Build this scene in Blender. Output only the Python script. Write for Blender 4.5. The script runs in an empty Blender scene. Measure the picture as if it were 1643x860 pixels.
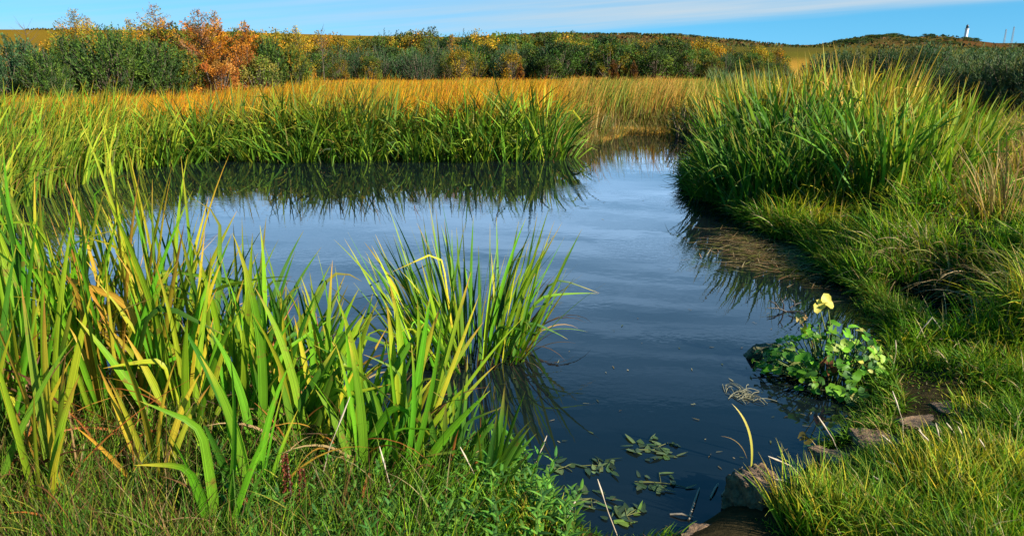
import bpy, math
import numpy as np
from mathutils import Vector

rng = np.random.default_rng(7)
R = math.radians
scn = bpy.context.scene
col = scn.collection

# ------------------------------------------------------------------ camera, sky, sun, exposure
CAMH, PITCH, FPX, CX, CY = 1.75, R(16.44), 1200.0, 821.5, 430.0
SP, CP = math.sin(PITCH), math.cos(PITCH)
cam = bpy.data.cameras.new("camera")
cam.sensor_width = 36.0
cam.lens = 36.0 * FPX / 1643.0
cam.clip_start = 0.05
cam.clip_end = 12000
camo = bpy.data.objects.new("camera", cam)
col.objects.link(camo)
camo.location = (0, 0, CAMH)
camo.rotation_euler = (R(90) - PITCH, 0, 0)
scn.camera = camo

SUN_AZ = math.atan2(0.80, -0.58)      # clockwise from +Y : to the right and a little behind
SUN_EL = R(29)
scn.view_settings.view_transform = 'Standard'
scn.view_settings.look = 'None'
scn.view_settings.exposure = 1.2
scn.view_settings.gamma = 1.0
scn.view_settings.use_curve_mapping = False

world = bpy.data.worlds.new("World")
scn.world = world
world.use_nodes = True
nt = world.node_tree
N, L = nt.nodes, nt.links
N.clear()


def node(tree, typ, **kw):
    n = tree.nodes.new(typ)
    for k, v in kw.items():
        setattr(n, k, v)
    return n


def mathn(tree, op, a, b=None, c=None, clamp=False):
    n = tree.nodes.new('ShaderNodeMath')
    n.operation = op
    n.use_clamp = clamp
    for i, v in enumerate((a, b, c)):
        if v is None:
            continue
        if isinstance(v, (int, float)):
            n.inputs[i].default_value = v
        else:
            tree.links.new(v, n.inputs[i])
    return n.outputs[0]


def mixc(tree, fac, a, b, blend='MIX'):
    n = tree.nodes.new('ShaderNodeMix')
    n.data_type = 'RGBA'
    n.blend_type = blend
    for sock, v in ((n.inputs[0], fac), (n.inputs[6], a), (n.inputs[7], b)):
        if isinstance(v, (int, float)):
            sock.default_value = v
        elif isinstance(v, tuple):
            sock.default_value = (v[0], v[1], v[2], 1)
        else:
            tree.links.new(v, sock)
    return n.outputs[2]


tc = node(nt, 'ShaderNodeTexCoord')
sep = node(nt, 'ShaderNodeSeparateXYZ')
L.new(tc.outputs['Generated'], sep.inputs[0])
dx, dy, dz = sep.outputs
zpos = mathn(nt, 'MAXIMUM', dz, 0.0)
lift = mathn(nt, 'MULTIPLY_ADD', zpos, 0.80, 0.17)     # clear air: blue right down to the horizon
comb = node(nt, 'ShaderNodeCombineXYZ')
L.new(dx, comb.inputs[0]); L.new(dy, comb.inputs[1]); L.new(lift, comb.inputs[2])
sky = node(nt, 'ShaderNodeTexSky', sky_type='NISHITA')
sky.sun_disc = False
sky.sun_elevation = SUN_EL
sky.sun_rotation = SUN_AZ
sky.altitude = 0
sky.air_density = 1.0
sky.dust_density = 0.25
sky.ozone_density = 3.0
L.new(comb.outputs[0], sky.inputs[0])
hsv = node(nt, 'ShaderNodeHueSaturation')
hsv.inputs['Saturation'].default_value = 1.4
hsv.inputs['Hue'].default_value = 0.485
hsv.inputs['Value'].default_value = 1.5
L.new(sky.outputs[0], hsv.inputs['Color'])
# thin high cloud with an added bright part above the view: az = x/y, el = z/y
hyp = mathn(nt, 'MAXIMUM', mathn(nt, 'ABSOLUTE', dy), 0.12)
az = mathn(nt, 'DIVIDE', dx, hyp)
el = mathn(nt, 'DIVIDE', zpos, hyp)
cv = node(nt, 'ShaderNodeCombineXYZ')
L.new(mathn(nt, 'MULTIPLY_ADD', el, -3.0, az), cv.inputs[0])
L.new(mathn(nt, 'MULTIPLY_ADD', az, -1.9, mathn(nt, 'MULTIPLY', el, 26.0)), cv.inputs[1])
ns = node(nt, 'ShaderNodeTexNoise')
ns.inputs['Scale'].default_value = 2.0
ns.inputs['Detail'].default_value = 7
ns.inputs['Roughness'].default_value = 0.55
L.new(cv.outputs[0], ns.inputs['Vector'])
nz = mathn(nt, 'SUBTRACT', ns.outputs['Fac'], 0.5)
edge = mathn(nt, 'SUBTRACT', el, mathn(nt, 'MULTIPLY_ADD', mathn(nt, 'SUBTRACT', az, 0.215), 0.066, 0.024))
edge = mathn(nt, 'MULTIPLY_ADD', nz, 0.022, edge)
band = node(nt, 'ShaderNodeMapRange', interpolation_type='SMOOTHSTEP')
band.inputs['From Min'].default_value = -0.004
band.inputs['From Max'].default_value = 0.016
L.new(edge, band.inputs['Value'])
fade = node(nt, 'ShaderNodeMapRange', interpolation_type='SMOOTHSTEP')
fade.inputs['From Min'].default_value = 0.20
fade.inputs['From Max'].default_value = 0.56
fade.inputs['To Min'].default_value = 1.0
fade.inputs['To Max'].default_value = 0.06
L.new(el, fade.inputs['Value'])
wl = node(nt, 'ShaderNodeMapRange', interpolation_type='SMOOTHSTEP')
wl.inputs['From Min'].default_value = -0.45
wl.inputs['From Max'].default_value = 0.25
wl.inputs['To Min'].default_value = 0.45
L.new(az, wl.inputs['Value'])
streak = node(nt, 'ShaderNodeMapRange', interpolation_type='SMOOTHSTEP')
streak.inputs['From Min'].default_value = 0.30
streak.inputs['From Max'].default_value = 0.68
L.new(ns.outputs['Fac'], streak.inputs['Value'])
cm = mathn(nt, 'MULTIPLY', mathn(nt, 'MULTIPLY', band.outputs[0], fade.outputs[0]),
           mathn(nt, 'MULTIPLY', mathn(nt, 'MAXIMUM', wl.outputs[0], mathn(nt, 'MULTIPLY', el, 6.0, clamp=True)), mathn(nt, 'MULTIPLY_ADD', streak.outputs[0], 0.62, 0.38)))
high = node(nt, 'ShaderNodeMapRange', interpolation_type='SMOOTHSTEP')
high.inputs['From Min'].default_value = 0.06
high.inputs['From Max'].default_value = 0.14
L.new(el, high.inputs['Value'])
veil = mixc(nt, high.outputs[0], (4.6, 5.6, 6.4), (8.6, 14.2, 21.5))  # upper, unseen part boosted to brighten the water's reflection
north = node(nt, 'ShaderNodeMapRange', interpolation_type='SMOOTHSTEP')
north.inputs['From Min'].default_value = 0.25
north.inputs['From Max'].default_value = 0.55
L.new(dy, north.inputs['Value'])
cm = mathn(nt, 'MULTIPLY', cm, north.outputs[0])
cloud = mixc(nt, mathn(nt, 'MULTIPLY', cm, 0.95), hsv.outputs[0], veil)
bg = node(nt, 'ShaderNodeBackground')
bg.inputs['Strength'].default_value = 0.055
L.new(cloud, bg.inputs['Color'])
wo = node(nt, 'ShaderNodeOutputWorld')
L.new(bg.outputs[0], wo.inputs[0])

sl = bpy.data.lights.new("sun", 'SUN')
sl.energy = 5.0
sl.angle = R(0.5)
sl.color = (1.0, 0.92, 0.78)
so = bpy.data.objects.new("sun", sl)
col.objects.link(so)
sd = Vector((math.sin(SUN_AZ) * math.cos(SUN_EL), math.cos(SUN_AZ) * math.cos(SUN_EL), math.sin(SUN_EL)))
so.rotation_euler = sd.to_track_quat('Z', 'Y').to_euler()
so.location = (20, -20, 30)

scn.cycles.max_bounces = 6
scn.cycles.transparent_max_bounces = 6
scn.cycles.use_denoising = True


# ------------------------------------------------------------------ view geometry and terrain
def ray(px, py):
    v = CY - py
    return (px - CX), FPX * CP + v * SP, -FPX * SP + v * CP


def at(px, py, z=0.0):
    rx, ry, rz = ray(px, py)
    t = (z - CAMH) / rz
    return np.array([rx * t, ry * t])


def at_depth(px, py, Y):
    rx, ry, rz = ray(px, py)
    return np.array([rx / ry * Y, Y, CAMH + rz / ry * Y])


SHORE_PX = [(-420, 470), (-160, 560), (60, 625), (180, 655), (300, 675), (420, 690), (520, 712), (620, 735), (740, 742), (830, 770),
            (880, 800), (930, 845), (990, 872), (1080, 862), (1130, 838), (1185, 800), (1240, 782), (1290, 752), (1345, 715), (1392, 690),
            (1402, 655), (1385, 635), (1392, 600), (1425, 560), (1432, 520), (1405, 480), (1345, 452), (1320, 420), (1290, 395),
            (1240, 380), (1190, 352), (1160, 330), (1112, 318), (1098, 296), (1110, 262), (1122, 232), (1100, 213), (1010, 214),
            (955, 232), (905, 248), (870, 253), (700, 252), (480, 254), (330, 256), (260, 264), (190, 270), (110, 292),
            (20, 325), (-120, 360), (-420, 400)]
SHORE = np.array([at(px, py) for px, py in SHORE_PX])


def sdf(x, y):
    """distance to the shore line, negative on the water"""
    x = np.asarray(x, float); y = np.asarray(y, float)
    shp = x.shape
    P = np.stack([x.ravel(), y.ravel()], 1)
    d = np.full(len(P), 1e9)
    ins = np.zeros(len(P), bool)
    n = len(SHORE)
    for i in range(n):
        a, b = SHORE[i], SHORE[(i + 1) % n]
        e = b - a
        w = P - a
        t = np.clip((w @ e) / (e @ e), 0, 1)
        q = w - t[:, None] * e
        d = np.minimum(d, np.hypot(q[:, 0], q[:, 1]))
        c1 = (P[:, 1] >= a[1]) & (P[:, 1] < b[1])
        c2 = (P[:, 1] < a[1]) & (P[:, 1] >= b[1])
        cr = e[0] * w[:, 1] - e[1] * w[:, 0]
        ins ^= (c1 & (cr > 0)) | (c2 & (cr < 0))
    d[ins] *= -1
    return d.reshape(shp)


def smooth(t):
    t = np.clip(t, 0, 1)
    return t * t * (3 - 2 * t)


def wob(x, y, s, seed):
    """cheap smooth noise in about -1..1"""
    r = np.random.default_rng(seed)
    out = 0
    for k in range(6):
        a = r.uniform(0, 6.283)
        f = s * r.uniform(0.6, 1.9)
        out = out + np.sin((x * math.cos(a) + y * math.sin(a)) * f + r.uniform(0, 6.28) + 1.3 * np.sin((x * math.sin(a) - y * math.cos(a)) * f * 0.7))
    return out / 3.2


def crest(rows, Y):
    px = np.array([r[0] for r in rows], float)
    a = (px - CX) * CP / FPX
    h = np.array([at_depth(r[0], r[1], Y)[2] for r in rows])
    return a, h


CREST_FIELD = crest([(-700, 52), (0, 49), (300, 50), (560, 58), (760, 61), (900, 66), (1100, 74), (1300, 77)], 150)
CREST_HEATH = crest([(560, 80), (720, 66), (800, 59), (880, 55), (960, 56), (1070, 57), (1120, 61), (1180, 66), (1230, 71), (1290, 76), (1400, 78)], 400)
CREST_KNOLL = crest([(1240, 80), (1300, 76), (1340, 68), (1370, 62), (1430, 59), (1465, 61), (1505, 58), (1540, 60), (1562, 66), (1590, 72), (1700, 74), (1900, 76)], 260)


HOLLOW = at(1528, 405, 0.45)


def ground(x, y, s=None):
    x = np.asarray(x, float); y = np.asarray(y, float)
    if s is None:
        s = sdf(x, y)
    so_ = np.maximum(s, 0)
    z = 0.085 * (1 - np.exp(-so_ / 0.07)) + 0.08 * smooth(so_ / 2.0)
    z = z + 0.025 * wob(x, y, 4.0, 1) * smooth(so_ / 0.4) + 0.03 * wob(x, y, 1.2, 2) * smooth(so_ / 1.0)
    z = z + 0.05 * wob(x, y, 7.0, 29) * smooth((s - .15) / .4) * smooth((x - .5) / .4) * (y < 4.5)
    # raised peaty bank on the right
    m = smooth((x - 1.2) / 0.5) * smooth((y - 3.7) / 0.9) * smooth((14.5 - y) / 6)
    z = z + m * (0.27 * smooth((s - 0.50 - 0.28 * wob(x, y, 1.5, 5)) / 0.55) + 0.10 * wob(x, y, 2.8, 9) * smooth((s - .15) / .6) + 0.05 * wob(x, y, 6.5, 19) * smooth((s - .15) / .5))
    hr = np.hypot((x - HOLLOW[0]) / .30, (y - HOLLOW[1]) / .55)
    z = z - 0.26 * np.exp(-hr ** 4) + 0.12 * np.exp(-((hr - 1.5) / .45) ** 2) * (x > HOLLOW[0] - .05)
    z = np.where(s < 0, np.maximum(s * 1.1, -0.6), z)
    yy = np.maximum(y, 1.0)
    a = x / yy
    far = smooth((y - 45) / 25)
    for (tab, Yc, w0, w1) in ((CREST_FIELD, 150, 70, 90), (CREST_HEATH, 400, 130, 160), (CREST_KNOLL, 260, 60, 110)):
        h = np.interp(a, tab[0], tab[1])
        w = np.where(y < Yc, w0, w1)
        z = np.where(y > 45, np.maximum(z, far * h * np.exp(-((y - Yc) / w) ** 2)), z)
    z = np.where(y > 690, np.maximum(z, 8.0 * smooth((y - 700) / 600) * smooth((a - 0.2) / 0.3)), z)
    z = z + 0.006 * np.clip(y - 60, 0, 240) * 0.05 * wob(x, y, 0.06, 12)
    return z


def gpx(px, py):
    z = 0.1
    for _ in range(12):
        p = at(px, py, z)
        zn = float(ground(p[0], p[1]))
        z = z + 0.6 * (max(zn, 0.0) - z)
    return np.array([p[0], p[1], z])


# ------------------------------------------------------------------ mesh helpers
def link(name, me, mat, parent=None):
    o = bpy.data.objects.new(name, me)
    col.objects.link(o)
    if mat is not None and len(me.materials) == 0:
        me.materials.append(mat)
    if parent is not None:
        o.parent = parent
    return o


def make_mesh(name, V, F, C=None, smooth_shade=True):
    V = np.asarray(V, np.float32)
    F = np.asarray(F, np.int32)
    me = bpy.data.meshes.new(name)
    k = F.shape[1]
    me.vertices.add(len(V))
    me.vertices.foreach_set("co", V.ravel())
    me.loops.add(F.size)
    me.loops.foreach_set("vertex_index", F.ravel())
    me.polygons.add(len(F))
    me.polygons.foreach_set("loop_start", np.arange(0, F.size, k, dtype=np.int32))
    me.polygons.foreach_set("use_smooth", np.full(len(F), smooth_shade))
    me.update(calc_edges=True)
    if C is not None:
        at_ = me.color_attributes.new("Col", 'FLOAT_COLOR', 'POINT')
        c4 = np.ones((len(V), 4), np.float32)
        c4[:, :3] = np.clip(C[:, :3], 0, 1)
        if C.shape[1] == 4:
            c4[:, 3] = C[:, 3]
        at_.data.foreach_set("color", c4.ravel())
    return me


class MB:
    def __init__(s):
        s.V, s.F, s.C, s.n = [], [], [], 0

    def add(s, vfc):
        V, F, C = vfc
        if C.shape[1] == 3:
            C = np.concatenate([C, np.zeros((len(C), 1))], 1)
        s.V.append(V); s.F.append(F + s.n); s.C.append(C); s.n += len(V)
        return s

    def build(s, name, mat, parent=None, smooth_shade=True):
        me = make_mesh(name, np.concatenate(s.V), np.concatenate(s.F), np.concatenate(s.C), smooth_shade)
        return link(name, me, mat, parent)


def blades(root, Ln, W, az, lean, bend, seg=6, cross=2, twist=None, pw=2.0, c0=None, c1=None, tip=None, tipfrac=0.15,
           kink=None, kpos=None, fold=0.25, bpow=1.5):
    """ribbons that rise from root, lean and bend towards az; every argument is per blade"""
    n = len(root)
    t = np.linspace(0, 1, seg + 1)
    B = lambda a: np.broadcast_to(np.asarray(a, float), (n,))
    Ln, W, az, lean, bend = B(Ln), B(W), B(az), B(lean), B(bend)
    phi = lean[:, None] + bend[:, None] * t[None] ** bpow
    if kink is not None:
        phi = phi + B(kink)[:, None] * smooth((t[None] - B(kpos)[:, None]) / 0.09)
    ds = (Ln / seg)[:, None]
    pm = 0.5 * (phi[:, 1:] + phi[:, :-1])
    hz = np.concatenate([np.zeros((n, 1)), np.cumsum(np.sin(pm) * ds, 1)], 1)
    vt = np.concatenate([np.zeros((n, 1)), np.cumsum(np.cos(pm) * ds, 1)], 1)
    ca, sa = np.cos(az)[:, None], np.sin(az)[:, None]
    X = root[:, 0, None] + hz * ca
    Yy = root[:, 1, None] + hz * sa
    Z = root[:, 2, None] + vt
    cen = np.stack([X, Yy, Z], 2)
    side = np.stack([-sa + 0 * phi, ca + 0 * phi, 0 * phi], 2)
    nor = np.stack([np.cos(phi) * ca, np.cos(phi) * sa, -np.sin(phi)], 2)
    tw = B(0.0 if twist is None else twist)[:, None, None]
    wv = side * np.cos(tw) + nor * np.sin(tw)
    nv = -side * np.sin(tw) + nor * np.cos(tw)
    prof = (1 - t ** pw) * (0.72 + 0.28 * smooth(t / 0.35))
    prof = np.maximum(prof, 0.03)
    hw = 0.5 * W[:, None] * prof[None]
    if cross == 2:
        V = np.stack([cen - wv * hw[..., None], cen + wv * hw[..., None]], 2)
    else:
        V = np.stack([cen - wv * hw[..., None], cen + nv * (fold * hw)[..., None], cen + wv * hw[..., None]], 2)
    m = (seg + 1) * cross
    V = V.reshape(-1, 3)
    q = []
    for j in range(seg):
        for c in range(cross - 1):
            a = j * cross + c
            q.append((a, a + 1, a + cross + 1, a + cross))
    F = (np.arange(n)[:, None, None] * m + np.array(q)[None]).reshape(-1, 4)
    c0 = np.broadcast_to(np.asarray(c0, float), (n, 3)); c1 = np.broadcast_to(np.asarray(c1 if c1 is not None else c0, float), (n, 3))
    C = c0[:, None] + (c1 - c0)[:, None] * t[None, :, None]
    if tip is not None:
        tp = np.broadcast_to(np.asarray(tip, float), (n, 3))
        k = smooth((t[None] - (1 - B(tipfrac)[:, None])) / np.maximum(B(tipfrac)[:, None], 0.02))
        C = C * (1 - k[..., None]) + tp[:, None] * k[..., None]
    C = np.repeat(C[:, :, None], cross, 2)
    if cross == 3:
        C[:, :, 1] *= 1.12
        C[:, :, 0] *= 0.93
    acr = np.broadcast_to(np.linspace(0, 1, cross), C.shape[:2] + (cross,)) + rng.uniform(0, 40, (n, 1, 1)).round() * 2
    return V, F, np.concatenate([C, acr[..., None]], 3).reshape(-1, 4)


def tube(pts, rad, sides=6, c=(0.05, 0.04, 0.03)):
    pts = np.asarray(pts, float)
    n = len(pts)
    rad = np.broadcast_to(np.asarray(rad, float), (n,))
    d = np.gradient(pts, axis=0)
    d /= np.maximum(np.linalg.norm(d, axis=1, keepdims=True), 1e-9)
    up = np.where(np.abs(d[:, 2:3]) > 0.9, np.array([[1.0, 0, 0]]), np.array([[0, 0, 1.0]]))
    u = np.cross(d, up); u /= np.linalg.norm(u, axis=1, keepdims=True)
    v = np.cross(d, u)
    a = np.linspace(0, 2 * math.pi, sides, endpoint=False)
    V = pts[:, None] + rad[:, None, None] * (u[:, None] * np.cos(a)[None, :, None] + v[:, None] * np.sin(a)[None, :, None])
    F = []
    for i in range(n - 1):
        for j in range(sides):
            k = (j + 1) % sides
            F.append((i * sides + j, i * sides + k, (i + 1) * sides + k, (i + 1) * sides + j))
    V = V.reshape(-1, 3)
    return V, np.array(F), np.broadcast_to(np.asarray(c, float), (len(V), 3)).copy()


def leaves(P, D, Ls, Ws, C, roll=None):
    """pointed leaf quads from P along unit D"""
    n = len(P)
    D = D / np.maximum(np.linalg.norm(D, axis=1, keepdims=True), 1e-9)
    r = rng.normal(size=(n, 3))
    s = np.cross(D, r); s /= np.maximum(np.linalg.norm(s, axis=1, keepdims=True), 1e-9)
    Ls = np.broadcast_to(np.asarray(Ls, float), (n,))[:, None]; Ws = np.broadcast_to(np.asarray(Ws, float), (n,))[:, None]
    V = np.stack([P, P + D * Ls * 0.5 + s * Ws * 0.5, P + D * Ls, P + D * Ls * 0.5 - s * Ws * 0.5], 1).reshape(-1, 3)
    F = np.arange(n * 4).reshape(n, 4)
    return V, F, np.repeat(np.broadcast_to(np.asarray(C, float), (n, 3)), 4, 0)


def cmix(cols, w, n, jit=0.15):
    cols = np.array(cols, float)
    i = rng.choice(len(cols), n, p=np.array(w, float) / sum(w))
    c = cols[i]
    return np.clip(c * (1 + rng.normal(0, jit, (n, 1))) * (1 + rng.normal(0, 0.05, (n, 3))), 0.002, 0.9)


def thing(name, label, cat, loc=(0, 0, 0), rz=0.0, group=None):
    o = bpy.data.objects.new(name, None)
    o.empty_display_size = 0.1
    col.objects.link(o)
    o.location = loc
    o.rotation_euler = (0, 0, rz)
    tag(o, label, cat, group)
    return o


def tag(o, label, cat, group=None):
    o['label'] = label
    o['category'] = cat
    if group:
        o['group'] = group


def kind(o, k):
    o['kind'] = k
    return o


def copy_thing(o, loc, rz, sc=1.0, color=None, label=None, group=None):
    c = o.copy()
    col.objects.link(c)
    c.location = loc
    c.rotation_euler = (0, 0, rz)
    c.scale = (sc, sc, sc) if isinstance(sc, (int, float)) else sc
    if label:
        c['label'] = label
    if group:
        c['group'] = group
    for ch in list(o.children):
        d = ch.copy()
        col.objects.link(d)
        d.parent = c
        if color is not None:
            d.color = color
    return c


# ------------------------------------------------------------------ materials
def leaf_material(name, rough=0.5, spec=0.35, trans=0.30, ns_scale=9.0, ns_amt=0.35, veins=0.0, spots=0.0):
    m = bpy.data.materials.new(name)
    m.use_nodes = True
    t = m.node_tree
    t.nodes.clear()
    at_ = node(t, 'ShaderNodeAttribute', attribute_name="Col")
    oi = node(t, 'ShaderNodeObjectInfo')
    c = mixc(t, 1.0, at_.outputs['Color'], oi.outputs['Color'], 'MULTIPLY')
    tx = node(t, 'ShaderNodeTexCoord')
    nn = node(t, 'ShaderNodeTexNoise')
    nn.inputs['Scale'].default_value = ns_scale
    nn.inputs['Detail'].default_value = 3
    t.links.new(tx.outputs['Object'], nn.inputs['Vector'])
    f = mathn(t, 'MULTIPLY_ADD', nn.outputs['Fac'], ns_amt * 2, 1 - ns_amt)
    g = node(t, 'ShaderNodeCombineColor')
    for i in range(3):
        t.links.new(f, g.inputs[i])
    c = mixc(t, 1.0, c, g.outputs[0], 'MULTIPLY')
    if veins:
        vn = node(t, 'ShaderNodeTexNoise', noise_dimensions='1D')
        vn.inputs['Scale'].default_value = 9.0
        vn.inputs['Detail'].default_value = 2
        t.links.new(at_.outputs['Alpha'], vn.inputs['W'])
        vm = node(t, 'ShaderNodeMapRange')
        vm.inputs['From Min'].default_value = 0.35
        vm.inputs['From Max'].default_value = 0.65
        vm.inputs['To Min'].default_value = 1 - veins
        vm.inputs['To Max'].default_value = 1 + veins * 0.6
        t.links.new(vn.outputs['Fac'], vm.inputs['Value'])
        g2 = node(t, 'ShaderNodeCombineColor')
        for i in range(3):
            t.links.new(vm.outputs[0], g2.inputs[i])
        c = mixc(t, 1.0, c, g2.outputs[0], 'MULTIPLY')
    if spots:
        sn = node(t, 'ShaderNodeTexNoise')
        sn.inputs['Scale'].default_value = 16.0
        sn.inputs['Detail'].default_value = 5
        sn.inputs['Roughness'].default_value = 0.7
        t.links.new(tx.outputs['Object'], sn.inputs['Vector'])
        sm = node(t, 'ShaderNodeMapRange')
        sm.inputs['From Min'].default_value = 0.60
        sm.inputs['From Max'].default_value = 0.68
        sm.inputs['To Max'].default_value = spots
        t.links.new(sn.outputs['Fac'], sm.inputs['Value'])
        c = mixc(t, sm.outputs[0], c, (0.17, 0.09, 0.02))
    p = node(t, 'ShaderNodeBsdfPrincipled')
    p.inputs['Roughness'].default_value = rough
    p.inputs['Specular IOR Level'].default_value = spec
    t.links.new(c, p.inputs['Base Color'])
    tr = node(t, 'ShaderNodeBsdfTranslucent')
    tc2 = mixc(t, 1.0, c, (1.15, 1.2, 0.5), 'MULTIPLY')
    t.links.new(tc2, tr.inputs['Color'])
    mx = node(t, 'ShaderNodeMixShader')
    mx.inputs[0].default_value = trans
    t.links.new(p.outputs[0], mx.inputs[1])
    t.links.new(tr.outputs[0], mx.inputs[2])
    o = node(t, 'ShaderNodeOutputMaterial')
    t.links.new(mx.outputs[0], o.inputs[0])
    return m


def solid_material(name, c1, c2, scale=8.0, rough=0.85, bump=0.4, attr=False, detail=8.0):
    m = bpy.data.materials.new(name)
    m.use_nodes = True
    t = m.node_tree
    p = t.nodes['Principled BSDF']
    p.inputs['Roughness'].default_value = rough
    tx = node(t, 'ShaderNodeTexCoord')
    nn = node(t, 'ShaderNodeTexNoise')
    nn.inputs['Scale'].default_value = scale
    nn.inputs['Detail'].default_value = detail
    nn.inputs['Roughness'].default_value = 0.65
    t.links.new(tx.outputs['Object'], nn.inputs['Vector'])
    rm = node(t, 'ShaderNodeMapRange')
    rm.inputs['From Min'].default_value = 0.32
    rm.inputs['From Max'].default_value = 0.68
    t.links.new(nn.outputs['Fac'], rm.inputs['Value'])
    c = mixc(t, rm.outputs[0], c1, c2)
    if attr:
        at_ = node(t, 'ShaderNodeAttribute', attribute_name="Col")
        c = mixc(t, 1.0, c, at_.outputs['Color'], 'MULTIPLY')
    t.links.new(c, p.inputs['Base Color'])
    if bump:
        b = node(t, 'ShaderNodeBump')
        b.inputs['Strength'].default_value = bump
        b.inputs['Distance'].default_value = 0.02
        t.links.new(nn.outputs['Fac'], b.inputs['Height'])
        t.links.new(b.outputs[0], p.inputs['Normal'])
    return m


M_IRIS = leaf_material("iris_leaf", 0.48, 0.22, 0.32, 7.0, 0.28, 0.34, 0.75)
M_REED = leaf_material("reed_leaf", 0.55, 0.14, 0.30, 3.0, 0.3, 0.2, 0.4)
M_GRASS = leaf_material("grass_blade", 0.6, 0.12, 0.3, 2.0, 0.3)
M_LEAF = leaf_material("shrub_leaf", 0.65, 0.12, 0.28, 1.5, 0.3)
M_BARK = solid_material("bark", (0.06, 0.045, 0.03), (0.16, 0.12, 0.085), 14, 0.9, 0.5)
M_ROCK = solid_material("stone", (0.05, 0.03, 0.015), (0.27, 0.16, 0.08), 34, 0.85, 1.0)
M_MOSSROCK = solid_material("mossy_stone", (0.02, 0.022, 0.01), (0.09, 0.09, 0.03), 22, 0.8, 0.7)
M_LAND = solid_material("land_cover", (0.55, 0.55, 0.55), (1.5, 1.4, 1.25), 9.0, 0.95, 1.0, attr=True, detail=12.0)
M_LAND.node_tree.nodes['Principled BSDF'].inputs['Specular IOR Level'].default_value = 0.0
M_WHITE = solid_material("white_paint", (0.74, 0.74, 0.72), (0.82, 0.82, 0.80), 0.4, 0.6, 0.0)
M_DARK = solid_material("dark_lantern", (0.03, 0.035, 0.04), (0.06, 0.065, 0.07), 1.0, 0.4, 0.0)
M_STEEL = solid_material("grey_steel", (0.22, 0.25, 0.28), (0.30, 0.33, 0.36), 1.0, 0.6, 0.0)

M_WATER = bpy.data.materials.new("pond_water")
M_WATER.use_nodes = True
t = M_WATER.node_tree
p = t.nodes['Principled BSDF']
p.inputs['Base Color'].default_value = (0.004, 0.007, 0.009, 1)
p.inputs['Roughness'].default_value = 0.015
p.inputs['IOR'].default_value = 1.45
tx = node(t, 'ShaderNodeTexCoord')
mp = node(t, 'ShaderNodeMapping')
mp.inputs['Scale'].default_value = (1.0, 1.5, 1.0)
mp.inputs['Rotation'].default_value = (0, 0, R(12))
t.links.new(tx.outputs['Object'], mp.inputs['Vector'])
n1 = node(t, 'ShaderNodeTexNoise'); n1.inputs['Scale'].default_value = 3.0; n1.inputs['Detail'].default_value = 3
n2 = node(t, 'ShaderNodeTexNoise'); n2.inputs['Scale'].default_value = 14.0; n2.inputs['Detail'].default_value = 2
n3 = node(t, 'ShaderNodeTexNoise'); n3.inputs['Scale'].default_value = 0.7; n3.inputs['Detail'].default_value = 2
for q in (n1, n2, n3):
    t.links.new(mp.outputs[0], q.inputs['Vector'])
patch = node(t, 'ShaderNodeMapRange'); patch.inputs['From Min'].default_value = 0.5; patch.inputs['From Max'].default_value = 0.68
t.links.new(n3.outputs['Fac'], patch.inputs['Value'])
hgt = mathn(t, 'ADD', mathn(t, 'MULTIPLY', n1.outputs['Fac'], 0.5),
            mathn(t, 'MULTIPLY', n2.outputs['Fac'], mathn(t, 'MULTIPLY', patch.outputs[0], 0.8)))
b = node(t, 'ShaderNodeBump'); b.inputs['Strength'].default_value = 0.026; b.inputs['Distance'].default_value = 0.05
t.links.new(hgt, b.inputs['Height']); t.links.new(b.outputs[0], p.inputs['Normal'])

# ------------------------------------------------------------------ ground, hills, water
def axis(lo, hi, step, out_lo, out_hi, nlo, nhi):
    a = np.arange(lo, hi, step)
    l = lo - np.geomspace(step, lo - out_lo, nlo)[::-1]
    h = hi + np.geomspace(step, out_hi - hi, nhi)
    return np.concatenate([l, a, h])


xs = axis(-9, 11, 0.09, -5000, 5000, 75, 95)
ys = axis(-1.0, 15, 0.08, -60, 9000, 14, 150)
GX, GY = np.meshgrid(xs, ys)
GS = sdf(GX, GY)
GZ = ground(GX, GY, GS)
nx, ny = len(xs), len(ys)
V = np.stack([GX, GY, GZ], 2).reshape(-1, 3)
I = np.arange(nx * ny).reshape(ny, nx)
F = np.stack([I[:-1, :-1], I[:-1, 1:], I[1:, 1:], I[1:, :-1]], 2).reshape(-1, 4)
soil = np.array([0.035, 0.028, 0.014]); turf = np.array([0.06, 0.075, 0.018]); gold = np.array([0.34, 0.19, 0.03])
heath = np.array([0.10, 0.045, 0.018]); olive = np.array([0.075, 0.065, 0.016])
A = (GX / np.maximum(GY, 1))[..., None]
C = soil + (turf - soil) * smooth((GS - 0.5) / 1.5)[..., None]
C = C + (gold - C) * smooth((GY - 13) / 4)[..., None]
mix1 = smooth(0.5 + 0.8 * wob(GX, GY, 0.045, 21))[..., None]
rt = smooth((A[..., 0] - 0.1) / .2)[..., None]
fieldc = np.array([0.19, 0.118, 0.013]) * (1 - rt) + np.array([0.10, 0.092, 0.014]) * rt
fieldc = fieldc + (olive - fieldc) * ((0.45 + .3 * rt) * mix1)
C = C + (fieldc - C) * smooth((GY - 60) / 30)[..., None]
hm = (smooth((GY - 220) / 60) * smooth((A[..., 0] + 0.06) / 0.05))[..., None] + (smooth((GY - 180) / 40) * smooth((A[..., 0] - 0.40) / 0.05))[..., None]
heathc = heath + (olive - heath) * mix1 * 0.8
C = C + (heathc - C) * np.clip(hm, 0, 1)
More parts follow.
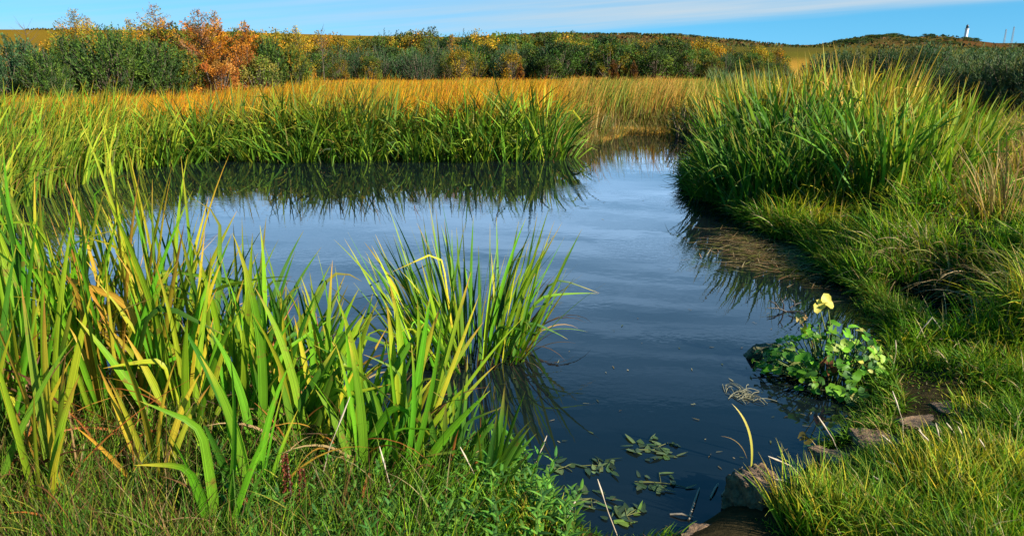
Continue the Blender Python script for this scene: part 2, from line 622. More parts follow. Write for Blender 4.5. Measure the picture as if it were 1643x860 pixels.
# dark rushes and scrub patches on the flanks
pt = smooth((wob(GX, GY, 0.16, 33) - 0.15) / 0.4)[..., None] * smooth((GY - 200) / 50)[..., None]
C = C * (1 - 0.6 * pt) + np.array([0.03, 0.04, 0.016]) * 0.6 * pt
land = link("ground", make_mesh("ground", V, F, C.reshape(-1, 3)), M_LAND)
kind(land, 'structure')

wx = np.linspace(-12, 9, 60); wy = np.linspace(0.5, 19, 60)
WX, WY = np.meshgrid(wx, wy)
I = np.arange(3600).reshape(60, 60)
F = np.stack([I[:-1, :-1], I[:-1, 1:], I[1:, 1:], I[1:, :-1]], 2).reshape(-1, 4)
cells = np.stack([WX, WY, 0 * WX], 2).reshape(-1, 3)
cen = cells[F].mean(1)
F = F[sdf(cen[:, 0], cen[:, 1]) < 0.55]
water = link("pond_water", make_mesh("pond_water", cells, F), M_WATER)
kind(water, 'structure')

# ------------------------------------------------------------------ lighthouse and masts on the far coast
def lathe(prof, sides=28, c=(1, 1, 1)):
    pts = np.array([[0, 0, z] for _, z in prof], float)
    a = np.linspace(0, 2 * math.pi, sides, endpoint=False)
    Vv = np.array([[r * math.cos(k), r * math.sin(k), z] for r, z in prof for k in a])
    Ff = []
    for i in range(len(prof) - 1):
        for j in range(sides):
            k = (j + 1) % sides
            Ff.append((i * sides + j, i * sides + k, (i + 1) * sides + k, (i + 1) * sides + j))
    return Vv, np.array(Ff), np.ones((len(Vv), 3)) * np.array(c)


bx = at_depth(1549.5, 60, 1500)
lh = thing("lighthouse", "white tapered lighthouse tower with dark lantern on the far skyline", "lighthouse", (bx[0], 1500, 7.6))
MB().add(lathe([(4.2, 0), (4.1, 0.8), (3.7, 1.2), (3.2, 14), (2.9, 25.6), (3.3, 26.4), (3.9, 27.0), (3.9, 27.5), (2.2, 27.5)])).build("tower", M_WHITE, lh)
g_ = MB()
g_.add(lathe([(3.85, 28.4), (3.95, 28.45), (3.95, 28.6), (3.85, 28.65)]))
for k in range(14):
    a = k * 2 * math.pi / 14
    g_.add(tube([(3.88 * math.cos(a), 3.88 * math.sin(a), 27.5), (3.88 * math.cos(a), 3.88 * math.sin(a), 28.5)], 0.06, 4))
g_.build("gallery_railing", M_DARK, lh)
ln_ = MB().add(lathe([(2.1, 27.5), (2.1, 29.2), (2.2, 29.3), (2.2, 32.3), (2.4, 32.5)])).build("lantern", M_DARK, lh)
MB().add(lathe([(2.45, 32.5), (2.2, 33.4), (1.5, 34.3), (0.5, 34.8), (0.35, 35.6), (0.05, 36.2)])).build("dome", M_DARK, ln_)
for px, rt, lab in ((1612.5, 47.5, "shorter of two thin lattice masts near the lighthouse"), (1624.5, 43.5, "taller of two thin lattice masts near the lighthouse")):
    b0 = at_depth(px, 60, 1500); top = at_depth(px, rt, 1500)[2] - 7.6
    ms = thing("radio_mast", lab, "mast", (b0[0], 1500, 7.6))
    fr, br = MB(), MB()
    cs = [(-1, -1), (1, -1), (1, 1), (-1, 1)]
    lev = np.linspace(0, top, 12)
    wd = lambda z: 1.25 - 0.55 * z / top
    for sx, sy in cs:
        fr.add(tube([(sx * wd(0), sy * wd(0), 0), (sx * wd(top), sy * wd(top), top)], 0.22, 4))
    for i in range(11):
        for k in range(4):
            (ax_, ay_), (cx_, cy_) = cs[k], cs[(k + 1) % 4]
            z0, z1 = lev[i], lev[i + 1]
            br.add(tube([(ax_ * wd(z0), ay_ * wd(z0), z0), (cx_ * wd(z1), cy_ * wd(z1), z1)], 0.12, 4))
            br.add(tube([(ax_ * wd(z1), ay_ * wd(z1), z1), (cx_ * wd(z1), cy_ * wd(z1), z1)], 0.12, 4))
    fr.build("mast_frame", M_STEEL, ms)
    br.build("bracing", M_STEEL, ms)

# ------------------------------------------------------------------ trees and shrubs
def unit(v):
    return v / np.maximum(np.linalg.norm(v, axis=-1, keepdims=True), 1e-9)


def willow(name, H, Wd, cols, w, nshoot=230, per=22, ll=0.085, lw=0.024, upright=0.85, base=0.08, label="", cat="shrub", group=None):
    """many upright leafy shoots rising from arching stems"""
    o = thing(name, label, cat, group=group)
    st, fo = MB(), MB()
    lobes = [(rng.uniform(-1, 1), rng.uniform(-1, 1), rng.uniform(0.75, 1.05)) for _ in range(6)]
    P, D, Cc = [], [], []
    for i in range(nshoot):
        a = rng.uniform(0, 6.283); rr = math.sqrt(rng.uniform(0, 1))
        x, y = math.cos(a) * rr * Wd / 2, math.sin(a) * rr * Wd / 2
        lob = max(1 - 0.9 * math.hypot(x / (Wd / 2) - lx * .6, y / (Wd / 2) - ly * .6) ** 2 * 0.5 for lx, ly, lh_ in lobes)
        ztop = H * (1 - 0.55 * rr ** 2.2) * (0.80 + 0.22 * lob) * rng.uniform(0.86, 1.0)
        zt = 1.12 * ztop * (1 - (rng.uniform(0, 1) ** 1.9) * 0.85)
        Ls = min(zt * 0.9, H * rng.uniform(0.22, 0.40))
        dr = unit(np.array([x / Wd * 1.3 + rng.normal(0, .16), y / Wd * 1.3 + rng.normal(0, .16), upright + rng.normal(0, .1)]))
        tipp = np.array([x, y, zt])
        s0 = tipp - dr * Ls
        if i % 3 == 0:
            root = np.array([x * 0.25, y * 0.25, 0.0])
            mid = (root + s0) / 2 + np.array([x, y, 0]) * 0.12
            st.add(tube([root, mid, s0, tipp], [0.022, 0.016, 0.010, 0.003], 4, (1, 1, 1)))
        k = np.linspace(0.05, 1.0, per)
        pp = s0 + dr * Ls * k[:, None] + rng.normal(0, 0.012 * H / 2, (per, 3))
        dd = unit(dr + 0.55 * rng.normal(size=(per, 3)))
        cbase = cmix(cols, w, 1, 0.18)[0]
        P.append(pp); D.append(dd); Cc.append(cbase * (1 + rng.normal(0, 0.12, (per, 1))))
    P = np.concatenate(P); D = np.concatenate(D); Cc = np.concatenate(Cc)
    ok = P[:, 2] > base * 0.3
    P, D, Cc = P[ok], D[ok], Cc[ok]
    n = len(P)
    fo.add(leaves(P, D, ll * rng.uniform(0.7, 1.3, n) * (H / 2) ** .5, lw * rng.uniform(0.7, 1.3, n) * (H / 2) ** .5, Cc))
    st.build("stems", M_BARK, o)
    fo.build("foliage", M_LEAF, o)
    return o


def broad(name, H, Wd, cols, w, n=4200, ll=0.07, lw=0.05, label="", cat="shrub", group=None, lumps=16):
    """rounded bush: leaf sprays gathered in many small clumps round the branch ends"""
    o = thing(name, label, cat, group=group)
    st, fo = MB(), MB()
    P, D, Cc = [], [], []
    for i in range(lumps * 3):
        a = rng.uniform(0, 6.283); rr = math.sqrt(rng.uniform(0.0, 1))
        zz = rng.uniform(0.12, 1.0)
        env = math.sqrt(max(0.05, 1 - (abs(zz - 0.42) / 0.62) ** 2.2))
        c = np.array([math.cos(a) * rr * env * Wd / 2, math.sin(a) * rr * env * Wd / 2, zz * H * rng.uniform(0.85, 1.0)])
        r_ = H * rng.uniform(0.09, 0.17)
        m = max(12, n // (lumps * 3))
        v = rng.normal(size=(m, 3)); v = unit(v) * (rng.uniform(0, 1, (m, 1)) ** 0.5) * r_ * np.array([1, 1, 1.15])
        P.append(c + v); D.append(unit(v + np.array([0, 0, 0.25 * r_]) + rng.normal(0, 0.4 * r_, (m, 3))))
        cb = cmix(cols, w, 1, 0.2)[0]
        Cc.append(cb * (1 + rng.normal(0, 0.15, (m, 1))))
        root = np.array([c[0] * 0.15, c[1] * 0.15, 0])
        st.add(tube([root, root * 0.5 + c * 0.5 + np.array([c[0], c[1], -H * .1]) * 0.1, c, c + (c - root) * 0.12], [0.025, 0.015, 0.007, 0.003], 4, (1, 1, 1)))
    P = np.concatenate(P); D = np.concatenate(D); Cc = np.concatenate(Cc)
    m = len(P)
    fo.add(leaves(P, D, ll * rng.uniform(0.7, 1.4, m), lw * rng.uniform(0.7, 1.4, m), Cc))
    st.build("stems", M_BARK, o)
    fo.build("foliage", M_LEAF, o)
    return o


def larch(name, H, Wd, cols, w, label="", dens=1.0, bare_top=0.25, cat="tree", group=None, conic=0.85):
    """conical larch: trunk, whorls of slender branches with needle tufts, thin leader"""
    o = thing(name, label, cat, group=group)
    Wd = Wd * 1.25
    tr, cr = MB(), MB()
    nseg = 9
    zt = np.linspace(0, H, nseg)
    cx_ = np.cumsum(rng.normal(0, 0.015, nseg)); cy_ = np.cumsum(rng.normal(0, 0.015, nseg))
    tr.add(tube(np.stack([cx_, cy_, zt], 1), np.linspace(0.018 * H + 0.005, 0.004, nseg), 7, (1, 1, 1)))
    P, D, Cc = [], [], []
    z = 0.10 * H
    while z < H * 0.985:
        fr = z / H
        Lb = Wd / 2 * (1 - fr ** 1.25) ** conic * rng.uniform(0.85, 1.1) + 0.05
        nb = 5 if fr < 0.8 else 4
        a0 = rng.uniform(0, 6.283)
        for k in range(nb):
            a = a0 + k * 2 * math.pi / nb + rng.normal(0, .25)
            Lk = Lb * rng.uniform(0.65, 1.12)
            ang = rng.uniform(-0.05, 0.35) + 0.35 * fr
            bx_ = np.interp(z, zt, cx_); by_ = np.interp(z, zt, cy_)
            s = np.linspace(0, 1, 5)
            pts = np.stack([bx_ + math.cos(a) * Lk * s, by_ + math.sin(a) * Lk * s, z + Lk * (math.tan(ang) * s + 0.22 * s ** 2 - 0.10 * s)], 1)
            tr.add(tube(pts, np.linspace(0.011, 0.003, 5), 4, (1, 1, 1)))
            m = int(dens * 130 * Lk / (Wd / 2) * (1.0 if fr < 1 - bare_top else 0.35)) + 4
            u = rng.uniform(0.12, 1.02, m)
            pp = np.stack([np.interp(u, s, pts[:, i]) for i in range(3)], 1)
            sidev = np.array([-math.sin(a), math.cos(a), 0])
            off = sidev * (rng.normal(0, 0.16, (m, 1)) * Lk * (1.1 - u[:, None])) + np.array([0, 0, 1]) * rng.normal(-0.02, 0.05, (m, 1))
            P.append(pp + off)
            D.append(unit(rng.normal(size=(m, 3)) + np.array([math.cos(a), math.sin(a), 0.5]) * 0.8))
            cb = cmix(cols, w, 1, 0.2)[0]
            Cc.append(cb * (1 + rng.normal(0, 0.16, (m, 1))))
        z += H * rng.uniform(0.035, 0.055)
    P = np.concatenate(P); D = np.concatenate(D); Cc = np.concatenate(Cc)
    m = len(P)
    cr.add(leaves(P, D, rng.uniform(0.05, 0.11, m), rng.uniform(0.02, 0.042, m), Cc))
    tr.build("trunk", M_BARK, o)
    cr.build("crown", M_LEAF, o)
    return o


def bare(name, H, Wd, label, cat="sapling"):
    o = thing(name, label, cat)
    b = MB()
    b.add(tube([(0, 0, 0), (0.02, 0, H * .5), (0.0, 0.02, H)], [0.02, 0.012, 0.004], 5, (1, 1, 1)))
    tw = MB()
    for i in range(34):
        z = H * rng.uniform(0.45, 0.97); a = rng.uniform(0, 6.28); Lk = Wd / 2 * rng.uniform(.4, 1) * (1.2 - z / H * .5)
        e = np.array([math.cos(a) * Lk, math.sin(a) * Lk, z + Lk * rng.uniform(.5, 1.2)])
        tw.add(tube([(0, 0, z), e * 0.5 + np.array([0, 0, z * .5 - .02]), e], [0.007, 0.005, 0.002], 4, (1, 1, 1)))
    b.build("trunk", M_BARK, o)
    tw.build("twigs", M_BARK, o)
    return o


def plant_at(o, px, Y, sc=1.0, rz=None):
    X = (px - CX) * CP / FPX * Y     # bearing at eye height
    z = float(ground(X, Y))
    o.location = (X, Y, z - 0.03)
    o.rotation_euler = (0, 0, rng.uniform(0, 6.28) if rz is None else rz)
    o.scale = (sc, sc, sc)
    return o


def top_h(row, Y):
    rx, ry, rz = ray(CX, row)
    return CAMH + rz / ry * Y - 0.17


DG = [(0.042, 0.090, 0.018), (0.065, 0.125, 0.02), (0.10, 0.16, 0.022), (0.032, 0.062, 0.02)]
BG = [(0.035, 0.085, 0.035), (0.06, 0.125, 0.045), (0.085, 0.155, 0.055)]
OL = [(0.14, 0.14, 0.014), (0.20, 0.16, 0.014), (0.09, 0.11, 0.014), (0.26, 0.17, 0.014)]
GO = [(0.44, 0.25, 0.015), (0.34, 0.24, 0.015), (0.22, 0.19, 0.015), (0.50, 0.22, 0.015)]
OR = [(0.48, 0.17, 0.015), (0.40, 0.13, 0.012), (0.30, 0.15, 0.015), (0.20, 0.08, 0.025)]
PK = [(0.28, 0.14, 0.06), (0.20, 0.10, 0.045), (0.26, 0.11, 0.02), (0.11, 0.06, 0.03)]

# named trees on the left, each where the photograph shows it
plant_at(larch("larch", top_h(13, 29), 2.3, GO + OL, [2, 2, 2, 1, 2, 1, 1, 1], "yellow-green larch with a bare leader behind the big dark willow, leftmost larch", 1.1), 126, 29)
plant_at(larch("larch", top_h(24, 30), 1.5, GO, [1, 1, 1, 1], "small thin larch with pinkish bare tips close beside the leftmost larch", 0.7, 0.5), 146, 30.4)
plant_at(larch("larch", top_h(4, 31), 2.6, GO + OR, [3, 2, 2, 2, 1, 1, 1, 1], "tall golden larch with a thin pale top between willow and orange larch", 1.2), 256, 31)
plant_at(larch("larch", top_h(28, 30), 1.7, GO + OL, [2, 2, 2, 1, 1, 1, 1, 1], "low golden larch rising directly behind the big willow's right side", 1.0), 212, 30)
plant_at(larch("larch", top_h(12, 28), 2.3, OR + PK, [3, 2, 2, 1, 2, 2, 2, 1], "largest orange larch with twiggy brown top left of the rusty shrub", 1.35), 325, 28)
plant_at(larch("larch", top_h(16, 28.6), 1.5, OR + GO, [3, 2, 2, 1, 2, 2, 1, 1], "slim bright orange larch with two leaders beside the largest orange larch", 1.2), 350, 28.8)
plant_at(larch("larch", top_h(34, 28.5), 1.5, OR + GO, [3, 3, 2, 1, 2, 1, 1, 1], "short orange larch at the end of the larch group above green shrubs", 1.2), 394, 28.5)
plant_at(larch("larch", top_h(42, 34), 1.3, GO + OL, [2, 2, 2, 1, 2, 1, 1, 1], "small olive larch standing alone above the hedge beside a bare sapling", 0.8, 0.4), 478, 34)
plant_at(bare("bare_sapling", top_h(45, 35), 1.1, "leafless grey sapling leaning above the hedge near the small olive larch"), 517, 35)
plant_at(bare("bare_sapling", top_h(38, 34), 1.6, "leafless sapling against the sky above the golden field at far left"), 45, 34)
plant_at(larch("larch", top_h(50, 42), 1.5, DG + OL, [2, 2, 1, 1, 2, 1, 1, 1], "dark green young conifer poking above the middle of the hedge", 1.0, 0.3), 690, 42)
plant_at(larch("larch", top_h(55, 42), 1.1, PK + GO, [1, 1, 1, 1, 1, 1, 1, 1], "thin rusty young larch just beside the dark hedge conifer", 0.7, 0.5), 722, 42.5)

wl_spec = [  # px, Y, top row, width m, colours, label
    (112, 25.2, 60, 2.1, DG, "large dark green willow shrub directly below the leftmost larch"),
    (178, 25.0, 47, 3.0, DG, "biggest and tallest dark green willow shrub left of the orange larches"),
    (246, 25.6, 62, 2.3, DG, "dark green willow shrub between the biggest willow and the orange larch"),
    (20, 24.0, 62, 2.2, BG, "dark bluish-green willow shrub cut by the left edge of the photo"),
    (62, 22.8, 82, 1.6, DG, "mid-green willow shrub at the left edge standing in front of darker ones"),
    (84, 21.6, 122, 0.8, DG, "low bright green willow bush at the orange grass on the left"),
    (296, 26.2, 84, 1.5, DG + OL, "small olive-green willow tucked between big willow and orange larch"),
    (430, 28.2, 62, 1.6, DG, "green willow with pale bare stems right of the short orange larch"),
    (468, 28.6, 72, 1.5, DG + OL, "yellowish green willow with pale stems below the small olive larch"),
]
for px, Y, row, wd_, cs, lab in wl_spec:
    plant_at(willow("willow_shrub", 1.0 * top_h(row, Y), wd_, cs, [1] * len(cs), int(230 * wd_), 24, 0.10, 0.032, upright=0.8, label=lab), px, Y)
plant_at(broad("beech_shrub", top_h(96, 27.2), 1.7, [(0.46, 0.18, 0.02), (0.32, 0.11, 0.02), (0.20, 0.10, 0.02), (0.5, 0.24, 0.05)], [2, 2, 1.4, .6], 5200, 0.055, 0.036, "rust orange beech shrub with broad leaves at the foot of the orange larches"), 345, 26.2)
plant_at(broad("beech_shrub", top_h(66, 27.2), 1.0, [(0.44, 0.16, 0.02), (0.30, 0.10, 0.02), (0.18, 0.10, 0.02)], [2, 1.5, 1], 3400, 0.055, 0.036, "upright burnt orange beech shrub below the short orange larch"), 384, 27.2)
plant_at(broad("hawthorn_shrub", top_h(92, 28), 1.5, [(0.13, 0.17, 0.02), (0.09, 0.13, 0.02), (0.2, 0.17, 0.03)], [1, 1, 1], 2600, 0.06, 0.045, "light green rounded shrub between orange beech and pale stemmed willows"), 412, 27)

# hedge of young mixed shrubs : prototypes first, then copies
HG = "shrubs of the long hedge behind the orange grass"
protos = {
    'dark': [broad("hedge_shrub", 1.7, 1.9, DG, [2, 2, 1, 2], 3800, 0.075, 0.055, "x", group=HG), broad("hedge_shrub", 1.7, 1.6, DG + OL, [2, 2, 1, 1, 1, 1, 1, 0.4], 3400, 0.075, 0.05, "x", group=HG)],
    'blue': [willow("hedge_willow", 1.7, 1.9, BG, [2, 2, 1], 210, 22, label="x", group=HG)],
    'olive': [broad("hedge_shrub", 1.8, 1.8, OL + DG, [2, 2, 2, 1, 1, 1, 1, 1], 3600, 0.075, 0.05, "x", group=HG), willow("hedge_willow", 1.8, 1.5, OL + DG, [2, 1, 2, 1, 1, 1, 1, 1], 190, 22, label="x", group=HG)],
    'gold': [broad("hedge_shrub", 1.8, 1.5, GO + OL, [1, 2, 2, .6, 1, 1, 1, 1], 3200, 0.07, 0.05, "x", group=HG)],
    'rust': [larch("rusty_sapling", 1.3, 0.7, PK + OR, [1] * 8, "x", 0.8, group=HG)],
}
HL = {'dark': "dark green rounded shrub in the long hedge behind the orange grass",
      'blue': "bluish green willow in the long hedge behind the orange grass",
      'olive': "olive green shrub in the long hedge behind the orange grass",
      'gold': "golden yellow shrub in the long hedge behind the orange grass",
      'rust': "thin rusty brown sapling at the foot of the long hedge"}
PH = {'dark': 1.7, 'blue': 1.7, 'olive': 1.8, 'gold': 1.8, 'rust': 1.3}
used = set()


def hedge(px, Y, row, k, wide=1.0, label=None):
    o = protos[k][int(rng.integers(len(protos[k])))]
    X = (px - CX) * CP / FPX * Y
    z = float(ground(X, Y)) - 0.03
    s = max(0.35, (top_h(row, Y) + 0.17 - z) / PH[k])
    v = rng.uniform(0.65, 1.25) * (.55 if k == 'rust' else 1); r_ = rng.uniform(0.9, 1.15)
    colr = (v * r_, v, v * rng.uniform(0.85, 1.1), 1)
    rzz = rng.uniform(0, 6.28)
    lab = label or HL[k]
    if '%s' in lab:
        lab = lab % {'olive': 'olive green', 'gold': 'golden yellow', 'dark': 'dark green'}[k]
    if o.name not in used:
        used.add(o.name)
        o.location = (X, Y, z); o.rotation_euler = (0, 0, rzz); o.scale = (s * wide, s * wide, s)
        o['label'] = lab
        for ch in o.children:
            ch.color = colr
        return o
    return copy_thing(o, (X, Y, z), rzz, (s * wide, s * wide, s), colr, lab)


for px in np.arange(84, 410, 11):
    row = np.interp(px, [84, 110, 160, 200, 260, 300, 380, 410], [66, 48, 46, 52, 44, 46, 52, 58]) + rng.uniform(-4, 8)
    hedge(px + rng.uniform(-6, 6), rng.uniform(31.5, 35), row, rng.choice(['olive', 'gold', 'dark'], p=[.45, .42, .13]), .8,
          "%s shrub in the thicket behind the dark willows and orange larches")
for px in np.arange(385, 1270, 12):                       # rear line
    row = np.interp(px, [385, 520, 640, 800, 930, 1050, 1160, 1270], [57, 63, 58, 59, 61, 66, 74, 87]) + rng.uniform(-9, 9)
    hedge(px + rng.uniform(-6, 6), rng.uniform(45, 52), row, rng.choice(['olive', 'gold', 'dark'], p=[.42, .36, .22]), 1.15)
for px in np.arange(500, 1265, 19):                       # front line
    row = np.interp(px, [500, 640, 800, 930, 1050, 1160, 1265], [80, 78, 74, 72, 78, 86, 96]) + rng.uniform(-8, 9)
    hedge(px + rng.uniform(-8, 8), rng.uniform(39.5, 43), row, rng.choice(['dark', 'olive', 'blue'], p=[.55, .27, .18]), 1.1)
for px, Y, row, k, lab in ((672, 38.5, 82, 'blue', "widest bluish willow at the front of the hedge below the dark conifer"),
                           (540, 38, 96, 'olive', "olive shrub at the front left end of the long hedge"),
                           (735, 38.6, 78, 'gold', "bright golden shrub at the front of the hedge right of the bluish willow"),
                           (655, 39, 78, 'blue', None), (690, 38.8, 88, 'blue', None), (590, 38.5, 92, 'dark', None),
                           (820, 39, 84, 'gold', None), (880, 39, 88, 'dark', None), (1130, 41, 92, 'dark', None), (1218, 44, 96, 'dark', None)):
    hedge(px, Y, row, k, 1.15, lab)
for px, row in ((985, 98), (1018, 100), (835, 104)):
    hedge(px, 37.5, row, 'rust', .9)
# scattered scrub on the knoll to the right and on the heath
KG = "dark scrub bushes on the distant rises"
for px, Y, row in ((1262, 300, 72), (1272, 300, 73)):
    hedge(px, Y, row, 'dark', 1.2, "small dark bush alone in the dip of the skyline")
kb = 0
for px in np.arange(1342, 1565, 6):
    Y = rng.uniform(205, 259)
    rowt = np.interp(px, [1330, 1345, 1370, 1430, 1465, 1505, 1540, 1560], [72, 66, 61, 58, 60.5, 57.5, 59.5, 65]) + rng.uniform(-.8, 1.0)
    o = protos['dark'][kb % 2]; kb += 1
    X = (px - CX) * CP / FPX * Y
    z = float(ground(X, Y))
    s = rng.uniform(0.25, 0.75)
    copy_thing(o, (X, Y, z - 0.2), rng.uniform(0, 6.28), (s * 4.5, s * 2.5, s), (0.8, 0.75, 0.8, 1), "low dark bush on the knoll below the lighthouse", KG)
for px in np.arange(815, 1125, 13):
    Y = rng.uniform(360, 400)
    o = protos['dark'][kb % 2]; kb += 1
    X = (px - CX) * CP / FPX * Y
    z = float(ground(X, Y))
    s = rng.uniform(0.25, 0.8)
    copy_thing(o, (X, Y, z - 0.2), rng.uniform(0, 6.28), (s * 7, s * 3, s), (0.9, 0.75, 0.8, 1), "low dark bush along the crest of the heath", KG)

n = 30000
yy_ = 95 * (420 / 95.0) ** rng.uniform(0, 1, n)
xx_ = yy_ * rng.uniform(-0.62, 0.66, n)
keep = (wob(xx_, yy_, 0.05, 81) + .6 * wob(xx_, yy_, 0.16, 82) + np.where(yy_ > 175, .55, -.25) * (xx_ / yy_ > -.05) - np.where(xx_ / yy_ < -.05, .9, 0)) > 0
xx_, yy_ = xx_[keep], yy_[keep]; n = len(xx_)
sz = rng.uniform(.3, .9, n) * (yy_ / 260)
cc = cmix([(0.04, 0.06, 0.014), (0.08, 0.085, 0.016), (0.10, 0.05, 0.016), (0.14, 0.10, 0.02), (0.02, 0.03, 0.012)], [2.5, 2.5, 1.4, 1, 2.4], n, .2)
d_ = unit(np.stack([rng.normal(0, .6, n), rng.normal(0, .6, n), np.ones(n)], 1))
mb = MB().add(leaves(np.stack([xx_, yy_, ground(xx_, yy_) - .05], 1), d_, sz, sz * 1.2, cc))
kind(mb.build("heath_scrub", M_LEAF), 'stuff')

# willow thicket behind the right-hand reeds
TG = "willow thicket behind the bright iris stand"
tp = [willow("thicket_willow", 1.5, 1.6, [(0.025, 0.05, 0.02), (0.045, 0.08, 0.03), (0.05, 0.085, 0.04)], [2, 2, 1], 240, 26, 0.12, 0.02, 0.95, label="x", group=TG),
      willow("thicket_willow", 1.5, 1.5, [(0.035, 0.06, 0.025), (0.07, 0.10, 0.035), (0.10, 0.10, 0.03)], [2, 2, 1], 230, 26, 0.12, 0.02, 0.95, label="x", group=TG)]
TL = "dark upright willow in the thicket behind the bright iris stand"
ti = 0
for px, Y, row in [(1345, 24, 84), (1385, 25, 80), (1425, 23, 80), (1462, 24, 74), (1500, 22, 72), (1530, 24, 76), (1320, 27, 88), (1365, 28, 80), (1480, 27, 76), (1440, 28, 78),
                   (1540, 17, 104), (1580, 16.5, 96), (1622, 16, 92), (1660, 15.5, 90), (1700, 15, 88), (1600, 18.5, 88), (1650, 18.5, 84), (1555, 19.5, 90), (1625, 21, 80), (1680, 21, 80), (1580, 22, 78), (1640, 25, 78), (1560, 26, 80)]:
    o = tp[ti % 2]
    X = (px - CX) * CP / FPX * Y
    z = float(ground(X, Y)) - .03
    s = (top_h(row, Y) + .17 - z) / 1.5
    v = rng.uniform(1.0, 1.7)
    if ti < 2:
        o.location = (X, Y, z); o.scale = (s, s, s); o['label'] = TL
    else:
        copy_thing(o, (X, Y, z), rng.uniform(0, 6.28), (s * 1.1, s * 1.1, s), (v * rng.uniform(.9, 1.2), v, v, 1), TL)
    ti += 1

# ------------------------------------------------------------------ grasses as ground cover
def in_view(x, y, m=0.12):
    return np.abs(x) < (0.70 * y + m + 0.35)


def scatter(n, y0, y1, p, xlim, smin, extra=None):
    """points outside the pond, denser near the viewer"""
    out = []
    while sum(len(o) for o in out) < n:
        u = rng.uniform(0, 1, n * 2)
        k = 1 - p
        y = (y0 ** k + u * (y1 ** k - y0 ** k)) ** (1 / k)
        lo, hi = xlim(y)
        x = lo + (hi - lo) * rng.uniform(0, 1, n * 2)
        s = sdf(x, y)
        ok = s > smin
        if extra is not None:
            ok &= extra(x, y, s)
        out.append(np.stack([x[ok], y[ok], s[ok]], 1))
    P = np.concatenate(out)[:n]
    z = ground(P[:, 0], P[:, 1], P[:, 2])
    return np.stack([P[:, 0], P[:, 1], z - 0.012], 1), P[:, 2]


STONES = [tuple(gpx(a_, b_)[:2]) + (r_,) for a_, b_, r_ in ((1222, 795, .15), (1160, 850, .15), (1345, 735, .09), (1410, 710, .11), (1475, 678, .11), (1530, 655, .09), (1240, 825, .06))]


def clear(x, y):
    k_ = np.ones_like(x, bool)
    for sx, sy, sr in STONES:
        k_ &= np.hypot(x - sx, y - sy) > sr
    k_ &= np.hypot((x - HOLLOW[0]) / .30, (y - HOLLOW[1]) / .55) > 1.0
    return k_


# golden meadow grass between the far reeds and the hedge
n = 64000
P, S = scatter(n, 11.6, 41, 0.55, lambda y: (-0.74 * y - 1, 0.42 * y + 1), 0.45, lambda x, y, s: (y > 12.6) | (x < -6))
az0 = 0.4 + 0.9 * wob(P[:, 0], P[:, 1], 0.5, 51) + rng.normal(0, .7, n)
fr = P[:, 0] / P[:, 1]
gcol = cmix([(0.50, 0.24, 0.008), (0.54, 0.21, 0.008), (0.42, 0.26, 0.010), (0.24, 0.24, 0.012), (0.44, 0.13, 0.010), (0.22, 0.10, 0.02)], [3, 2, 2, 1.4, 1.8, .8], n, .28)
tan_ = cmix([(0.50, 0.27, 0.06), (0.46, 0.21, 0.04), (0.38, 0.24, 0.03), (0.22, 0.21, 0.02)], [3, 2, 2, 1], n, .18)
gren = cmix([(0.17, 0.22, 0.025), (0.22, 0.24, 0.03), (0.11, 0.17, 0.02)], [1, 1, 1], n, .2)
k = smooth((fr - 0.03) / 0.08)[:, None]; gcol = gcol * (1 - k) + tan_ * k
gk = smooth((wob(P[:, 0], P[:, 1], 0.9, 55) - 0.15) / .5) * 0.7 + smooth((fr - 0.20) / 0.06) * 0.8
gs = rng.uniform(0, 1, n) < gk
gcol[gs] = gren[gs]
lim = 1.75 - P[:, 1] * np.interp(fr, [-.7, -.45, -.28, .2], [.060, .059, .043, .040]) - 0.17
hh = np.clip(np.minimum(lim, 0.92) + 0.06 * wob(P[:, 0], P[:, 1], 1.1, 52), 0.16, 1.1) * rng.uniform(0.5, 1.12, n) * (1 + .16 * wob(P[:, 0], P[:, 1], 3.0, 53) + .14 * wob(P[:, 0], P[:, 1], 1.2, 54))
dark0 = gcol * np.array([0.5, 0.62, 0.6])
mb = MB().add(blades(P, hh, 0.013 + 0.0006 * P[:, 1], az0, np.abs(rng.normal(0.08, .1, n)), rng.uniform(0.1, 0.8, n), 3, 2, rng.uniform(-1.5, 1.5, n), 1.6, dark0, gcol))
kind(mb.build("golden_meadow_grass", M_GRASS), 'stuff')

# short turf and trampled grass of the right bank
n = 90000
right = lambda y: (0.25 * y, 0.74 * y + 0.6)
P, S = scatter(n, 1.5, 14, 1.25, right, 0.0, lambda x, y, s: (s > 0.0) & ~((y < 4.0) & (s < 0.15 + 0.06 * wob(x, y, 5, 64))) & clear(x, y))
tus = wob(P[:, 0], P[:, 1], 3.2, 61)
tone = wob(P[:, 0], P[:, 1], 1.4, 62)
az0 = 3.4 + 1.0 * wob(P[:, 0], P[:, 1], 2.3, 63) + rng.normal(0, 1.25, n)
hh = np.clip(0.17 + 0.16 * tus + 0.05 * tone, 0.05, .45) * rng.uniform(0.5, 1.5, n) * (0.75 + 0.06 * P[:, 1])
hh *= np.where(P[:, 1] < 4, smooth((S - .1) / .5) * .30 + .3, 1.0)
edgeb = S < .10
gA = cmix([(0.09, 0.23, 0.012), (0.15, 0.30, 0.014), (0.05, 0.14, 0.010), (0.25, 0.34, 0.018)], [3, 3, 2, 1.6], n, .25)
gB = cmix([(0.34, 0.36, 0.02), (0.46, 0.37, 0.025), (0.26, 0.34, 0.018), (0.44, 0.30, 0.08)], [2, 1.5, 2, 1], n, .2)
pk = smooth((tone + 0.45 * smooth((P[:, 1] - 5.5) / 4) - 0.05 - .15 * (P[:, 1] < 3.5)) / 0.9)
kk = rng.uniform(0, 1, n) < 0.12 + 0.6 * pk
gA[kk] = gB[kk]
nearb = P[:, 1] < 3.9
